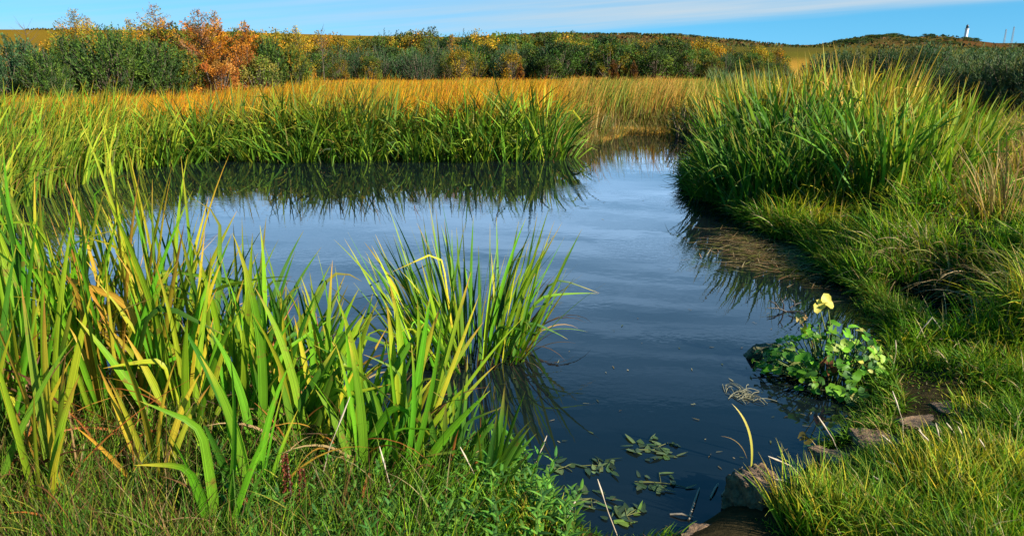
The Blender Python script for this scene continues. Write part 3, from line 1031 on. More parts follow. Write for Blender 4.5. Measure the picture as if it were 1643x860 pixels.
gA[nearb] *= 0.75  # near turf darkened in colour for the shadow between tufts
st = rng.uniform(0, 1, n) < 0.05 + .16 * smooth((wob(P[:, 0], P[:, 1], 2.6, 66) - .2) / .5)
gA[st] = np.array([0.42, 0.33, 0.17])
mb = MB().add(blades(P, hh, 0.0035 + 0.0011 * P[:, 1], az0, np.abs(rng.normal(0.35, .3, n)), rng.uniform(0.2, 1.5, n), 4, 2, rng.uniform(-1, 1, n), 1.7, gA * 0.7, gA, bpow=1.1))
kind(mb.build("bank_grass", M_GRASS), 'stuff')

m = 420
ra = rng.uniform(-1.4, 1.9, m)
hx, hy = HOLLOW[0] + np.cos(ra) * .34 * rng.uniform(.8, 1.25, m), HOLLOW[1] + np.sin(ra) * .6 * rng.uniform(.8, 1.25, m)
cc = cmix([(0.40, 0.30, 0.15), (0.30, 0.20, 0.09), (0.20, 0.20, 0.05), (0.14, 0.09, 0.04)], [2, 2, 1.5, 1], m, .2)
kind(MB().add(blades(np.stack([hx, hy, ground(hx, hy)], 1), rng.uniform(.2, .55, m), rng.uniform(.005, .011, m), rng.normal(3.5, .7, m), np.abs(rng.normal(.5, .3, m)), rng.uniform(.6, 1.9, m), 7, 2, rng.uniform(-1, 1, m), 1.8, cc * .8, cc, bpow=1.1)).build("dead_straw", M_GRASS), 'stuff')

# overhanging blades along the water's edge
P2, S2 = scatter(9000, 3.0, 11, 1.1, lambda y: (0.22 * y, 0.52 * y + .3), -0.04, lambda x, y, s: (s < .14) & clear(x, y))
m = len(P2)
P2[:, 2] = np.maximum(P2[:, 2], -.01)
cc = cmix([(0.07, 0.17, 0.012), (0.12, 0.24, 0.014), (0.04, 0.09, 0.01), (0.22, 0.26, 0.02), (0.28, 0.20, 0.07)], [3, 3, 2, 1.5, 1], m, .25)
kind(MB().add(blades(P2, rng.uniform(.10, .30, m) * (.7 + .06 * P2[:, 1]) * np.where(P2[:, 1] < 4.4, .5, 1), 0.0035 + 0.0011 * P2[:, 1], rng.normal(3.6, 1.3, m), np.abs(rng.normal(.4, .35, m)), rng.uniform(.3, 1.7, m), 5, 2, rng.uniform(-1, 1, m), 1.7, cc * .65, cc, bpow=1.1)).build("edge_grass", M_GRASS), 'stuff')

# near-shore grass at the bottom of the view
n = 26000
near = lambda y: (-0.80 * y - 0.25, 0.26 * y)
P, S = scatter(n, 1.35, 3.6, 1.02, near, 0.0, lambda x, y, s: (s > 0.02) & clear(x, y))
az0 = 1.2 + 1.6 * wob(P[:, 0], P[:, 1], 1.5, 71) + rng.normal(0, 1.0, n)
fr = P[:, 0] / P[:, 1]
hh = np.clip(np.where(fr > -.33, .13, .20) + 0.06 * wob(P[:, 0], P[:, 1], 3, 72), .05, .4) * np.where(fr > .1, .5, 1) * rng.uniform(0.5, 1.5, n)
gA = cmix([(0.07, 0.19, 0.009), (0.12, 0.27, 0.010), (0.035, 0.10, 0.008), (0.22, 0.32, 0.012)], [3, 3, 2, 1.4], n, .25)
gB = cmix([(0.20, 0.11, 0.03), (0.30, 0.22, 0.09), (0.10, 0.10, 0.015), (0.12, 0.06, 0.02)], [1.2, .6, 2, 1.0], n, .2)
kk = rng.uniform(0, 1, n) < np.where(fr < -0.4, 0.42, 0.10)
gA[kk] = gB[kk]
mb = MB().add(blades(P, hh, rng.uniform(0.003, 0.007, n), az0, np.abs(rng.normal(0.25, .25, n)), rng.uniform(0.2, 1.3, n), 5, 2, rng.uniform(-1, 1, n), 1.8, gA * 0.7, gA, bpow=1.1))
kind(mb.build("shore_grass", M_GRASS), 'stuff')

# leafy water-mint and forget-me-not growing through it
mb = MB()
Pm, Sm = scatter(420, 1.75, 3.0, 0.9, lambda y: (-0.46 * y, 0.10 * y), 0.0, None)
for q in Pm:
    hgt_ = rng.uniform(0.08, 0.20)
    a = rng.uniform(0, 6.28); ln = rng.uniform(0.05, 0.5)
    dr = unit(np.array([math.cos(a) * ln, math.sin(a) * ln, 1.0]))
    mb.add(tube([q, q + dr * hgt_ * .5, q + dr * hgt_], [0.0022, 0.002, 0.001], 4, (0.09, 0.13, 0.02)))
    m = int(hgt_ / 0.028)
    r0 = np.repeat(q[None], m * 2, 0) + dr * (np.repeat(np.linspace(0.25, 1, m), 2) * hgt_)[:, None]
    aa = np.repeat(rng.uniform(0, 6.28) + np.arange(m) * 1.57, 2) + np.tile([0, math.pi], m) + rng.normal(0, .2, 2 * m)
    ll_ = np.repeat(np.linspace(1.1, 0.6, m), 2) * rng.uniform(0.05, 0.085)
    cc = cmix([(0.07, 0.19, 0.025), (0.11, 0.24, 0.03), (0.05, 0.13, 0.03)], [2, 2, 1], 2 * m, .15)
    mb.add(blades(r0, ll_, ll_ * 0.30, aa, rng.uniform(0.7, 1.2, 2 * m), rng.uniform(0.1, 0.7, 2 * m), 4, 3, None, 2.4, cc, cc, fold=-0.3))
kind(mb.build("waterside_weeds", M_GRASS), 'stuff')

# ------------------------------------------------------------------ reeds and irises
def clump_parts(o, mat, rad, nb, L0, L1, W0, W1, cols, w, tipc, spread=0.5, dead=0.12, seg=8, cross=2, bend=(0.1, 1.0), azb=None, azs=3.0, kinkp=0.15, oval=1.0, dead_cols=None, name="blades", pw=3.0):
    a = rng.uniform(0, 6.283, nb); r_ = rad * np.sqrt(rng.uniform(0, 1, nb))
    P = np.stack([np.cos(a) * r_ * oval, np.sin(a) * r_, np.full(nb, -0.05)], 1)
    az = a + rng.normal(0, .55, nb)
    if azb is not None:
        az = azb + rng.normal(0, azs, nb)
    Ln = rng.uniform(L0, L1, nb) * (1 - 0.15 * (r_ / rad))
    lean = np.abs(rng.normal(0, .10, nb)) + spread * (r_ / rad) * rng.uniform(0.3, 1.0, nb)
    bd = rng.uniform(*bend, nb) ** 1.0 * rng.uniform(0.3, 1, nb)
    kk = np.where(rng.uniform(0, 1, nb) < kinkp, rng.uniform(0.8, 1.9, nb), 0.0)
    kp = rng.uniform(0.45, 0.85, nb)
    cc = cmix(cols, w, nb, .30)
    tf = np.where(rng.uniform(0, 1, nb) < .55, rng.uniform(0.06, 0.35, nb), 0.02)
    isd = rng.uniform(0, 1, nb) < dead
    twist = rng.uniform(-1.3, 1.3, nb)
    for nm, sel, cset in ((name, ~isd, None), ("withered_" + name, isd, dead_cols or [(0.30, 0.17, 0.05), (0.38, 0.26, 0.10), (0.20, 0.10, 0.04)])):
        m = int(sel.sum())
        if m == 0:
            continue
        c_ = cc[sel] if cset is None else cmix(cset, [1] * len(cset), m, .2)
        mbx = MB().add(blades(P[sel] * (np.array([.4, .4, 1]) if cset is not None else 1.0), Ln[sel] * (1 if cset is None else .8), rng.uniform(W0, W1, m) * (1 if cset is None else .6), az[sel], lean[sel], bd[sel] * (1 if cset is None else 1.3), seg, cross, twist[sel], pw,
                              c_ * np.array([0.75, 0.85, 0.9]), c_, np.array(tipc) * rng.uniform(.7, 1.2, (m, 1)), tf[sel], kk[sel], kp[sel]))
        mbx.build(nm, mat, o)
    return o


RG = [(0.065, 0.15, 0.014), (0.11, 0.22, 0.016), (0.04, 0.095, 0.014), (0.18, 0.27, 0.018)]
YG = [(0.24, 0.30, 0.02), (0.17, 0.28, 0.018), (0.32, 0.30, 0.025), (0.12, 0.24, 0.016)]
DKG = [(0.065, 0.15, 0.014), (0.10, 0.21, 0.016), (0.04, 0.095, 0.014), (0.16, 0.26, 0.018)]

# far bank reed clumps
FG = "reed clumps lining the far bank"
fp = []
for i in range(5):
    o = thing("reed_clump", "x", "reeds", group=FG)
    fp.append(clump_parts(o, M_REED, 0.36, 85, 0.65, 1.12, 0.022, 0.038, RG + DKG if i % 2 else RG + YG[:2], [1] * (8 if i % 2 else 6), (0.36, 0.28, 0.03), 0.7, 0.09, 8, 2, (0.1, 1.5), oval=1.3, kinkp=.2))
cnt = 0


def put(plist, x, y, sc, colr, label, group, z=None, rz=None):
    global cnt
    o = plist[cnt % len(plist)]
    zz = max(float(ground(x, y)), -0.05) if z is None else z
    rzz = rng.uniform(0, 6.28) if rz is None else rz
    cnt += 1
    if not o.get('placed'):
        o['placed'] = 1
        o.location = (x, y, zz); o.rotation_euler = (0, 0, rzz); o.scale = (sc, sc, sc) if isinstance(sc, (int, float)) else sc
        o['label'] = label; o['group'] = group
        for ch in o.children:
            ch.color = colr
        return o
    return copy_thing(o, (x, y, zz), rzz, sc, colr, label, group)


def shore_line(px0, px1, step, rowf, off, jit=0.12):
    for px in np.arange(px0, px1, step):
        q = at(px + rng.uniform(-8, 8), rowf(px))
        yield q[0], q[1] + off + rng.uniform(-jit, jit), px


row_far = lambda px: np.interp(px, [100, 190, 260, 330, 870, 905, 955, 1010, 1100], [292, 270, 264, 257, 253, 249, 232, 215, 213])
for off, step, sc0 in ((-0.02, 27, 0.92), (0.45, 30, 1.10), (1.0, 34, 1.16)):
    for x, y, px in shore_line(255, 900, step, row_far, off):
        v = rng.uniform(.6, 1.3); yl = 1.0 + (0.35 if off > .9 else 0) + rng.uniform(-.1, .25)
        if off < .5 and rng.uniform() < .12:
            continue
        put(fp, x, y, sc0 * rng.uniform(.70, 1.18), (v * yl, v, v, 1), "green reed clump with yellowing tips on the far bank of the pond", FG)
# brownish low sedges at the far end of the water
SGc = "tan sedge clumps at the far end of the pond"
sp_ = []
for i in range(2):
    o = thing("sedge_clump", "x", "sedge", group=SGc)
    sp_.append(clump_parts(o, M_REED, 0.32, 110, 0.45, 0.85, 0.012, 0.022, [(0.16, 0.17, 0.03), (0.26, 0.18, 0.05), (0.10, 0.12, 0.02), (0.34, 0.22, 0.08)], [2, 2, 2, 1], (0.42, 0.26, 0.1), 0.5, 0.25, 6, 2, (0.1, .9), oval=1.3))
for off, step in ((0.0, 26), (0.6, 26), (1.3, 34)):
    for x, y, px in shore_line(905, 1125, step, row_far, off):
        v = rng.uniform(.8, 1.2)
        put(sp_, x, y, rng.uniform(.65, .95) * (0.7 if off < .1 else 1.0), (v, v, v, 1), "low tan and olive sedge clump at the far narrow end of the pond", SGc)
# one rounded darker bush by the far inlet
plant_at(willow("willow_shrub", 0.95, 0.9, DG + OL, [1] * 8, 150, 20, 0.09, 0.02, .9, label="small dark rounded bush at the mouth of the far inlet"), 1108, 15.2)

# left bank: leaning yellow green reeds
LG = "leaning yellow-green reed clumps on the left bank"
lp = []
for i in range(3):
    o = thing("reed_clump", "x", "reeds", group=LG)
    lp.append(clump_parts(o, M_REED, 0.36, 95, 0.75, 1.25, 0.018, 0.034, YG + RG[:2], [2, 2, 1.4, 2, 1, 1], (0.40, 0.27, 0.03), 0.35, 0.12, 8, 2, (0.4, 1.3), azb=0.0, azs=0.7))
for px, row, sc in [(-60, 352, 1.0), (0, 330, .95), (50, 315, .95), (100, 297, .9), (150, 282, .85), (205, 272, .85), (245, 266, .85), (-20, 300, 1), (40, 285, 1), (95, 272, .95), (150, 262, .95), (205, 256, .9),
                    (-80, 300, 1.05), (20, 262, 1.0), (75, 250, 1.0), (130, 245, 1.0), (185, 244, 1.), (-40, 262, 1.05), (240, 247, .95), (-110, 400, 1.0), (-50, 395, .9), (-140, 340, 1.1), (30, 240, 1), (100, 232, 1), (170, 232, 1), (-30, 240, 1.1)]:
    q = gpx(px, row)
    v = rng.uniform(.8, 1.15)
    put(lp, q[0], q[1], sc * rng.uniform(.9, 1.1), (v * 1.05, v, v, 1), "yellow-green reed clump leaning over the water on the left bank", LG, q[2], rng.uniform(-.5, .5))

# right stand: leaf colours carry its shaded water side and sunlit land side
SG = "iris clumps of the tall stand on the right bank"
rp = []
for i in range(5):
    o = thing("iris_clump", "x", "iris", group=SG)
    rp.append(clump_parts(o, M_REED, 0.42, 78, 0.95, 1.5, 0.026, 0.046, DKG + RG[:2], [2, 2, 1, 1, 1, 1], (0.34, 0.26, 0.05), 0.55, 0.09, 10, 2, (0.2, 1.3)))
rb = []
SB = "bright iris clumps on the landward end of the right stand"
for i in range(4):
    o = thing("iris_clump", "x", "iris", group=SB)
    rb.append(clump_parts(o, M_REED, 0.40, 74, 0.85, 1.35, 0.026, 0.044, YG, [2, 2, 1, 2], (0.42, 0.24, 0.03), 0.40, 0.12, 10, 2, (0.1, .9)))
ry_ = []
SY = "yellowing reeds at the back of the right stand"
for i in range(3):
    o = thing("reed_clump", "x", "reeds", group=SY)
    ry_.append(clump_parts(o, M_REED, 0.42, 95, 0.9, 1.4, 0.020, 0.036, YG + [(0.46, 0.30, 0.03), (0.40, 0.22, 0.04)], [2, .6, 2, .6, 2.4, 1.4], (0.42, 0.24, 0.04), 0.3, 0.18, 8, 2, (0.05, .6)))
for px, row, sc in [(1168, 318, .80), (1205, 330, .85), (1245, 335, .85), (1290, 332, .85), (1335, 322, .85), (1158, 298, .82), (1185, 300, .95), (1225, 300, 1.0), (1265, 302, 1.0), (1315, 300, .95), (1360, 305, .9),
                    (1172, 272, .95), (1205, 270, 1.05), (1245, 270, 1.1), (1300, 268, 1.1), (1350, 272, 1.05), (1395, 296, .9)]:
    q = gpx(px, row); v = rng.uniform(.85, 1.2)
    put(rp, q[0], q[1], 0.84 * sc * rng.uniform(.92, 1.08), (v, v, v, 1), "green arching iris clump, darkened for shade, at the water edge of the right stand", SG, max(q[2], -.02))
for px, row, sc in [(1440, 300, .85), (1485, 300, .9), (1530, 296, .9), (1460, 275, 1.0), (1510, 270, 1.05), (1552, 266, .85), (1425, 270, 1.0), (1480, 250, 1.0), (1535, 246, 1.)]:
    q = gpx(px, row); v = rng.uniform(.85, 1.15)
    put(rb, q[0], q[1], 0.85 * sc * rng.uniform(.92, 1.06), (v, v, v, 1), "yellow-green upright iris clump, brightened for sun, at the landward end of the right stand", SB, q[2])
for px, row, sc in [(1200, 240, 1.0), (1240, 240, 1.12), (1285, 238, 1.2), (1335, 236, 1.25), (1385, 238, 1.25), (1430, 236, 1.15), (1380, 262, 1.1), (1410, 252, 1.15), (1160, 222, .9), (1210, 215, 1.0), (1270, 210, 1.05), (1330, 208, 1.1), (1390, 206, 1.1),
                    (1450, 206, 1.0), (1130, 205, .7), (1180, 200, .8), (1240, 196, .85), (1310, 190, .9), (1150, 190, .7), (1215, 180, .8)]:
    q = gpx(px, row); v = rng.uniform(.85, 1.15)
    put(ry_, q[0], q[1], 1.03 * sc * rng.uniform(.92, 1.06), (v, v, v, 1), "yellowing upright reed clump rising at the back of the right stand", SY, q[2])
# pale blue-green reeds farther back and brown dry grass at the right edge
o = thing("reed_clump", "x", "reeds", group="blue-green reeds in front of the golden field")
bp = [clump_parts(o, M_REED, 0.5, 130, 0.8, 1.2, 0.03, 0.045, [(0.08, 0.14, 0.05), (0.11, 0.18, 0.06), (0.06, 0.11, 0.04)], [1, 1, 1], (0.2, 0.22, 0.06), 0.45, 0.05, 6, 2, (0.1, .8))]
for px, Y in [(1165, 30), (1190, 29), (1215, 30), (1240, 29), (1262, 31), (1180, 32), (1228, 33), (1290, 27), (1310, 26)]:
    X = (px - CX) * CP / FPX * Y
    put(bp, X, Y, rng.uniform(.75, 1.0), (1, 1, 1, 1), "pale blue-green reed clump between the hedge and the right stand", "blue-green reeds in front of the golden field")
o = thing("dry_grass_clump", "x", "grass clump", group="brown dry grass clumps")
dp = [clump_parts(o, M_REED, 0.34, 130, 0.5, 0.9, 0.008, 0.014, [(0.34, 0.20, 0.06), (0.26, 0.15, 0.05), (0.20, 0.17, 0.04)], [2, 1, 1], (0.42, 0.28, 0.12), 0.5, 0.2, 6, 2, (0.2, 1.1))]
for px, row in [(1618, 262), (1650, 270), (1635, 235), (1600, 232), (1670, 240), (1655, 300), (1612, 352), (1560, 318)]:
    q = gpx(px, row)
    put(dp, q[0], q[1], rng.uniform(.8, 1.0), (1, 1, 1, 1), "brown dry grass clump beyond the bright end of the right stand", "brown dry grass clumps", q[2])


# foreground irises
IG = "tall flag irises of the near stand"
LOOK = {  # colours, tip, word
    'g': ([(0.10, 0.28, 0.010), (0.15, 0.33, 0.012), (0.05, 0.15, 0.010), (0.24, 0.34, 0.014)], (0.42, 0.34, 0.03), "bright green"),
    'y': ([(0.32, 0.34, 0.015), (0.22, 0.32, 0.014), (0.42, 0.35, 0.02), (0.10, 0.20, 0.012)], (0.45, 0.24, 0.03), "yellow-green"),
    'o': ([(0.48, 0.34, 0.025), (0.36, 0.34, 0.02), (0.50, 0.26, 0.03), (0.20, 0.28, 0.018)], (0.34, 0.14, 0.03), "yellow and orange"),
    'd': ([(0.07, 0.17, 0.015), (0.10, 0.22, 0.018), (0.05, 0.12, 0.015), (0.15, 0.24, 0.02)], (0.26, 0.20, 0.04), "dark green"),
}


def iris(px, row, H, nb, look, label, azm=None, wsc=1.0, spread=0.36):
    q = gpx(px, row)
    o = thing("flag_iris", label, "iris", tuple(q), 0.0, IG)
    cols, tip, _ = LOOK[look]
    # fans of sword leaves: the leaves of one fan share a plane
    nf = max(1, nb // 5)
    Pl, az, tw, ln, le = [], [], [], [], []
    for f in range(nf):
        c = rng.normal(0, 0.05 + 0.012 * nf, 2)
        pa = rng.uniform(-0.6, 0.6) if azm is None else azm + rng.normal(0, .5)
        sweep = rng.uniform(-.08, .18) + (.14 if px > 330 else 0)
        m = nb // nf
        for j in range(m):
            u = (j / max(m - 1, 1)) * 2 - 1
            Pl.append((c[0] + math.cos(pa) * u * 0.022, c[1] + math.sin(pa) * u * 0.022, -0.03))
            az.append(pa if u > 0 else pa + math.pi)
            le.append((abs(u) * spread * rng.uniform(0.5, 1.0) + rng.normal(0, .04)) + (sweep if u > 0 else -sweep))
            ln.append(H * (1 - 0.30 * abs(u)) * rng.uniform(0.78, 1.06))
            tw.append(math.pi / 2 + rng.normal(0, .45))
    Pl = np.array(Pl); n_ = len(Pl)
    az = np.array(az) + rng.normal(0, .25, n_)
    cc = cmix(cols, [2, 2, 1, 1], n_, .14)
    kk = np.where(rng.uniform(0, 1, n_) < .14, rng.uniform(0.7, 1.8, n_), 0)
    tf = np.where(rng.uniform(0, 1, n_) < .6, rng.uniform(0.05, 0.4, n_), 0.02)
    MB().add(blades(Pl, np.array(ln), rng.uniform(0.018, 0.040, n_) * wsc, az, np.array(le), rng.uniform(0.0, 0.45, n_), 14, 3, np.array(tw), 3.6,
                    cc * np.array([.62, .72, .8]), cc, np.array(tip) * rng.uniform(.7, 1.15, (n_, 1)), tf, kk, rng.uniform(.5, .85, n_), 0.28)).build("sword_leaves", M_IRIS, o)  # leaf bases darkened in colour for the shade inside the stand
    nd = max(4, int(nb * .75))
    a = rng.uniform(0, 6.28, nd)
    dc = cmix([(0.30, 0.10, 0.025), (0.36, 0.24, 0.10), (0.10, 0.045, 0.02), (0.38, 0.20, 0.03)], [2, 1.3, 2, 1], nd, .2)
    MB().add(blades(np.stack([np.cos(a) * .06, np.sin(a) * .06, np.full(nd, -.02)], 1), H * rng.uniform(.25, .75, nd), rng.uniform(0.005, 0.016, nd), a, rng.uniform(0.1, .7, nd), rng.uniform(0.3, 1.8, nd), 10, 3,
                    rng.uniform(-1.5, 1.5, nd), 2.5, dc, dc, None, 0.1, None, None, .4)).build("withered_leaves", M_IRIS, o)
    return o


ROWS = {
    'back': ("in the back row beside the open water", [(30, 640, 1.0, 10, 'd'), (68, 650, 1.05, 10, 'y'), (148, 648, 1.12, 9, 'g'), (212, 655, 1.12, 9, 'o'), (278, 662, 1.05, 9, 'y'), (110, 628, 1.05, 10, 'd'), (180, 636, 1.12, 12, 'g'), (245, 640, 1.20, 10, 'y'), (305, 640, 1.14, 11, 'g'), (365, 648, 1.0, 10, 'd'),
                                                      (420, 655, .92, 12, 'd'), (475, 660, .85, 12, 'd'), (530, 668, .8, 10, 'g')]),
    'middle': ("in the middle row of the near stand", [(-40, 730, 1.1, 10, 'y'), (30, 722, 1.12, 12, 'g'), (95, 716, 1.05, 10, 'y'), (160, 720, 1.08, 11, 'g'), (215, 712, 1.0, 10, 'o'), (272, 722, 1.05, 12, 'g'), (330, 712, .95, 10, 'y'),
                                                        (385, 728, .92, 12, 'g'), (440, 722, .85, 11, 'g'), (500, 735, .80, 10, 'y'), (560, 738, .72, 10, 'g'), (610, 752, .72, 9, 'g'), (645, 748, .90, 8, 'y'), (715, 762, .52, 9, 'd'), (770, 765, .5, 8, 'd')]),
    'front': ("in the front row beside the camera", [(-50, 850, 1.05, 7, 'o'), (22, 835, 1.0, 6, 'y'), (75, 815, .8, 5, 'o'), (140, 856, .68, 4, 'y'), (215, 800, .62, 4, 'o'), (392, 832, .66, 8, 'g'), (-20, 780, 1.05, 9, 'g')]),
}
ORD = ["leftmost", "second from left", "third from left", "fourth from left", "fifth from left", "sixth from left", "seventh from left", "eighth from left", "ninth from left", "tenth from left", "eleventh from left",
       "twelfth from left", "thirteenth from left", "fourteenth from left", "rightmost"]
# thin wisps and dead stalks that fill the stand between the sword leaves
n = 4200
P, S = scatter(n, 1.6, 3.7, 1.02, lambda y: (-0.80 * y - 0.2, -0.08 * y), 0.0, lambda x, y, s: rng.uniform(0, 1, len(s)) < np.clip(1.2 - (x / y + .80) * 1.3, .15, 1))
cc = cmix([(0.16, 0.09, 0.03), (0.30, 0.22, 0.10), (0.05, 0.10, 0.012), (0.10, 0.16, 0.014), (0.07, 0.035, 0.015), (0.26, 0.24, 0.03)], [1.3, .7, 3, 3.5, 1.5, 1], n, .25)
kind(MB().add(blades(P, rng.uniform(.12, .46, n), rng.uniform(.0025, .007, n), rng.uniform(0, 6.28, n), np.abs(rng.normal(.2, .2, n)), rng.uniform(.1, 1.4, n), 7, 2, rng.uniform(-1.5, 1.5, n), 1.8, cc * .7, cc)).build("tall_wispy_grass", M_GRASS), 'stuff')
for nm, (where, lst) in ROWS.items():
    lst = sorted(lst)
    for i, (px, row, H, nb, lk) in enumerate(lst):
        od = "rightmost" if i == len(lst) - 1 else ORD[i]
        iris(px, row, H * ((1.28 if px < 350 else 1.12) if nm == 'back' else (1.2 if px < 260 else 1.08)), int(nb * (2.0 if nm == 'back' else 1.8)), lk, f"{LOOK[lk][2]} flag iris {where}, {od}", wsc={'back': .82, 'middle': .95, 'front': .95}[nm])

# the lone clump in the water
q = at(752, 566)
o = thing("flag_iris_clump", "full round flag iris clump standing alone in open water mid pond", "iris", (q[0], q[1], 0.0))
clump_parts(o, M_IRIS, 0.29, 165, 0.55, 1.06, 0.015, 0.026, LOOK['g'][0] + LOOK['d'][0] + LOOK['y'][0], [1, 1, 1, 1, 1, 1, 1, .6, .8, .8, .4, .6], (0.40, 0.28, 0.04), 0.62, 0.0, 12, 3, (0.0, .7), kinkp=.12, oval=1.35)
a = rng.uniform(0, 6.28, 60)
dc = cmix([(0.16, 0.09, 0.03), (0.34, 0.22, 0.08), (0.08, 0.05, 0.02)], [2, 1, 2], 60, .2)
MB().add(blades(np.stack([np.cos(a) * .32, np.sin(a) * .26, np.full(60, -.03)], 1), rng.uniform(.2, .6, 60), rng.uniform(0.006, 0.014, 60), a, rng.uniform(0.2, .8, 60), rng.uniform(0.5, 2.0, 60), 9, 2, rng.uniform(-1, 1, 60), 2.5, dc, dc)).build("withered_leaves", M_IRIS, o)
MB().add(blades(np.array([[0.30, -0.05, 0.12]]), [.42], [.022], [-0.25], [1.15], [.62], 12, 3, [0.1], 3.4, [(.17, .33, .03)], [(.22, .36, .03)], [(.3, .2, .04)], [.1])).build("drooping_leaf", M_IRIS, o)

# ------------------------------------------------------------------ bank tufts, stalks, rocks and water plants
TGc = "grass tufts on the right bank"
tufts = [  # px,row,len,radius,n,yellow,label
    (1318, 835, .26, .13, 420, .55, "brightest yellow-green grass tuft beside the square stone"),
    (1400, 850, .22, .14, 360, .25, "green grass tuft at the bottom edge right of the square stone's tuft"),
    (1505, 780, .24, .16, 460, .85, "golden yellow grass tuft amid pale stalks on the right bank"),
    (1600, 770, .24, .16, 420, .75, "yellow grass tuft at the lower right edge beside the golden one"),
    (1590, 850, .22, .16, 380, .3, "green grass tuft in the bottom right corner of the photo"),
    (1575, 665, .16, .12, 300, .5, "small yellow-lit grass tuft on the turf above the earthy edge"),
    (1625, 590, .20, .14, 320, .55, "yellow-green grass tuft at the right edge above the small one"),
    (1640, 520, .22, .15, 320, .6, "yellowish grass tuft at the right edge beside the dark hollow"),
    (1425, 425, .26, .22, 420, .15, "lush green grass tuft above the marsh plant, left of the hollow"),
    (1370, 395, .24, .20, 360, .2, "green grass tuft at the water edge in front of the iris stand"),
    (1470, 365, .24, .22, 380, .4, "green and gold grass tuft behind the lush green one"),
    (1590, 345, .26, .22, 380, .7, "straw and yellow grass tuft under the bright iris clumps"),
    (1440, 500, .18, .18, 360, .05, "dark green grass tuft just right of the marsh plant"),
    (1500, 570, .14, .18, 340, .1, "low dark green grass tuft on the shaded slope of the right bank"),
    (835, 850, .18, .12, 300, .7, "yellow-green grass tuft at the bottom edge by the near water"),
]
for px, row, ln_t, rad, nb, ye, lab in tufts:
    q = gpx(px, row)
    o = thing("grass_tuft", lab, "grass tuft", tuple(q), 0, TGc)
    cols = [(0.12, 0.26, 0.014), (0.18, 0.32, 0.018), (0.09, 0.19, 0.012), (0.40, 0.36, 0.025), (0.46, 0.34, 0.03)]
    sc = 1 + 0.09 * q[1]
    clump_parts(o, M_GRASS, rad * sc * .9, int(nb * 1.3), ln_t * .6, ln_t * (1.35 if row > 700 else 1.15), 0.004 + .0006 * q[1], 0.0075 + .0008 * q[1], cols, [2 * (1 - ye) + .1, 2 * (1 - ye) + .3, 1 * (1 - ye) + .05, 2 * ye, 1.5 * ye], (0.45, 0.38, 0.08), .55, .06, 6, 2, (0.1, 1.1), azb=3.5, azs=1.3, kinkp=.05, pw=1.8)

STG = "pale dead grass stalks"
stalks = [((1352, 742), (1314, 670), "single pale stalk leaning over the water behind the bright tuft"), ((1292, 772), (1236, 733), "upper pale stalk pointing left over the water above the square stone"), ((1296, 782), (1242, 768), "lower pale stalk pointing left just above the square stone"),
          ((1450, 722), (1433, 630), "tall upright pale stalk beside the earthy bank edge"), ((1462, 742), (1418, 700), None), ((1500, 735), (1476, 690), None), ((1530, 730), (1502, 682), None), ((1546, 720), (1520, 680), None),
          ((1566, 730), (1538, 686), None), ((1480, 770), (1424, 740), None), ((1430, 820), (1402, 778), None), ((1445, 800), (1404, 765), None), ((1540, 770), (1476, 692), None), ((1600, 760), (1572, 705), None), ((1460, 560), (1495, 510), None), ((1530, 560), (1498, 512), None),
          ((1432, 590), (1437, 548), None), ((852, 772), (876, 702), "pale double stalk standing at the near water's edge"), ((990, 858), (960, 772), "thin pale stalk leaning over the floating pondweed"), ((640, 840), (610, 720), None), ((508, 800), (560, 640), None), ((780, 800), (740, 720), None), ((900, 850), (925, 800), None)]
for (bx_, by_), (tx_, ty_), lab in stalks:
    q = gpx(bx_, by_)
    e = at_depth(tx_, ty_, q[1] + rng.uniform(-.04, .06))
    L_ = np.linalg.norm(e - q)
    mid = (q + e) / 2 + np.array([0, 0, 0.05 * L_]) + rng.normal(0, .008, 3)
    o = thing("grass_stalk", lab or ("pale dead stalk standing in the grass of the right bank" if bx_ > 1000 else "pale dead stalk in the grass below the near irises"), "grass stalk", tuple(q), 0, STG)
    cA = (0.52, 0.42, 0.30)
    MB().add(tube([q * 0, mid - q, e - q], [0.0022, 0.0018, 0.0012], 5, cA)).build("stem", M_GRASS, o)
    d_ = unit(e - mid)
    MB().add(tube([e - q - d_ * L_ * .32, e - q - d_ * L_ * .16, e - q + d_ * .01], [0.0016, 0.0042, 0.0014], 6, (0.60, 0.50, 0.38))).build("seed_head", M_GRASS, o)

DKc = "dark red dock seed stalks"
for px, row, H, lab in ((468, 850, .30, "tallest dark red dock seed stalk in the grass below the irises"), (492, 850, .24, "dark brown dock seed stalk just right of the tallest one"), (398, 868, .14, "rust red dock seed stalk at the bottom edge, left one"), (432, 872, .12, "rust red dock seed stalk at the bottom edge, right one")):
    q = gpx(px, min(row, 858))
    o = thing("dock_stalk", lab, "dock plant", tuple(q), 0, DKc)
    MB().add(tube([(0, 0, 0), (0.01, 0, H * .5), (0.005, 0.01, H)], [.004, .003, .0015], 5, (0.10, 0.035, 0.02))).build("stem", M_BARK, o)
    m = 420
    z_ = rng.uniform(.25, 1, m) ** .8 * H
    a = rng.uniform(0, 6.28, m)
    r_ = 0.016 * (1.15 - z_ / H) * np.abs(np.sin(z_ / H * 34)) + .003
    Pp = np.stack([np.cos(a) * r_, np.sin(a) * r_, z_], 1)
    MB().add(leaves(Pp, unit(np.stack([np.cos(a), np.sin(a), .6 + 0 * a], 1)), .009, .007, cmix([(0.16, 0.035, 0.02), (0.22, 0.06, 0.03), (0.09, 0.025, 0.015)], [1, 1, 1], m, .2) * (2.0 if H < .2 else 1))).build("seed_spike", M_LEAF, o)


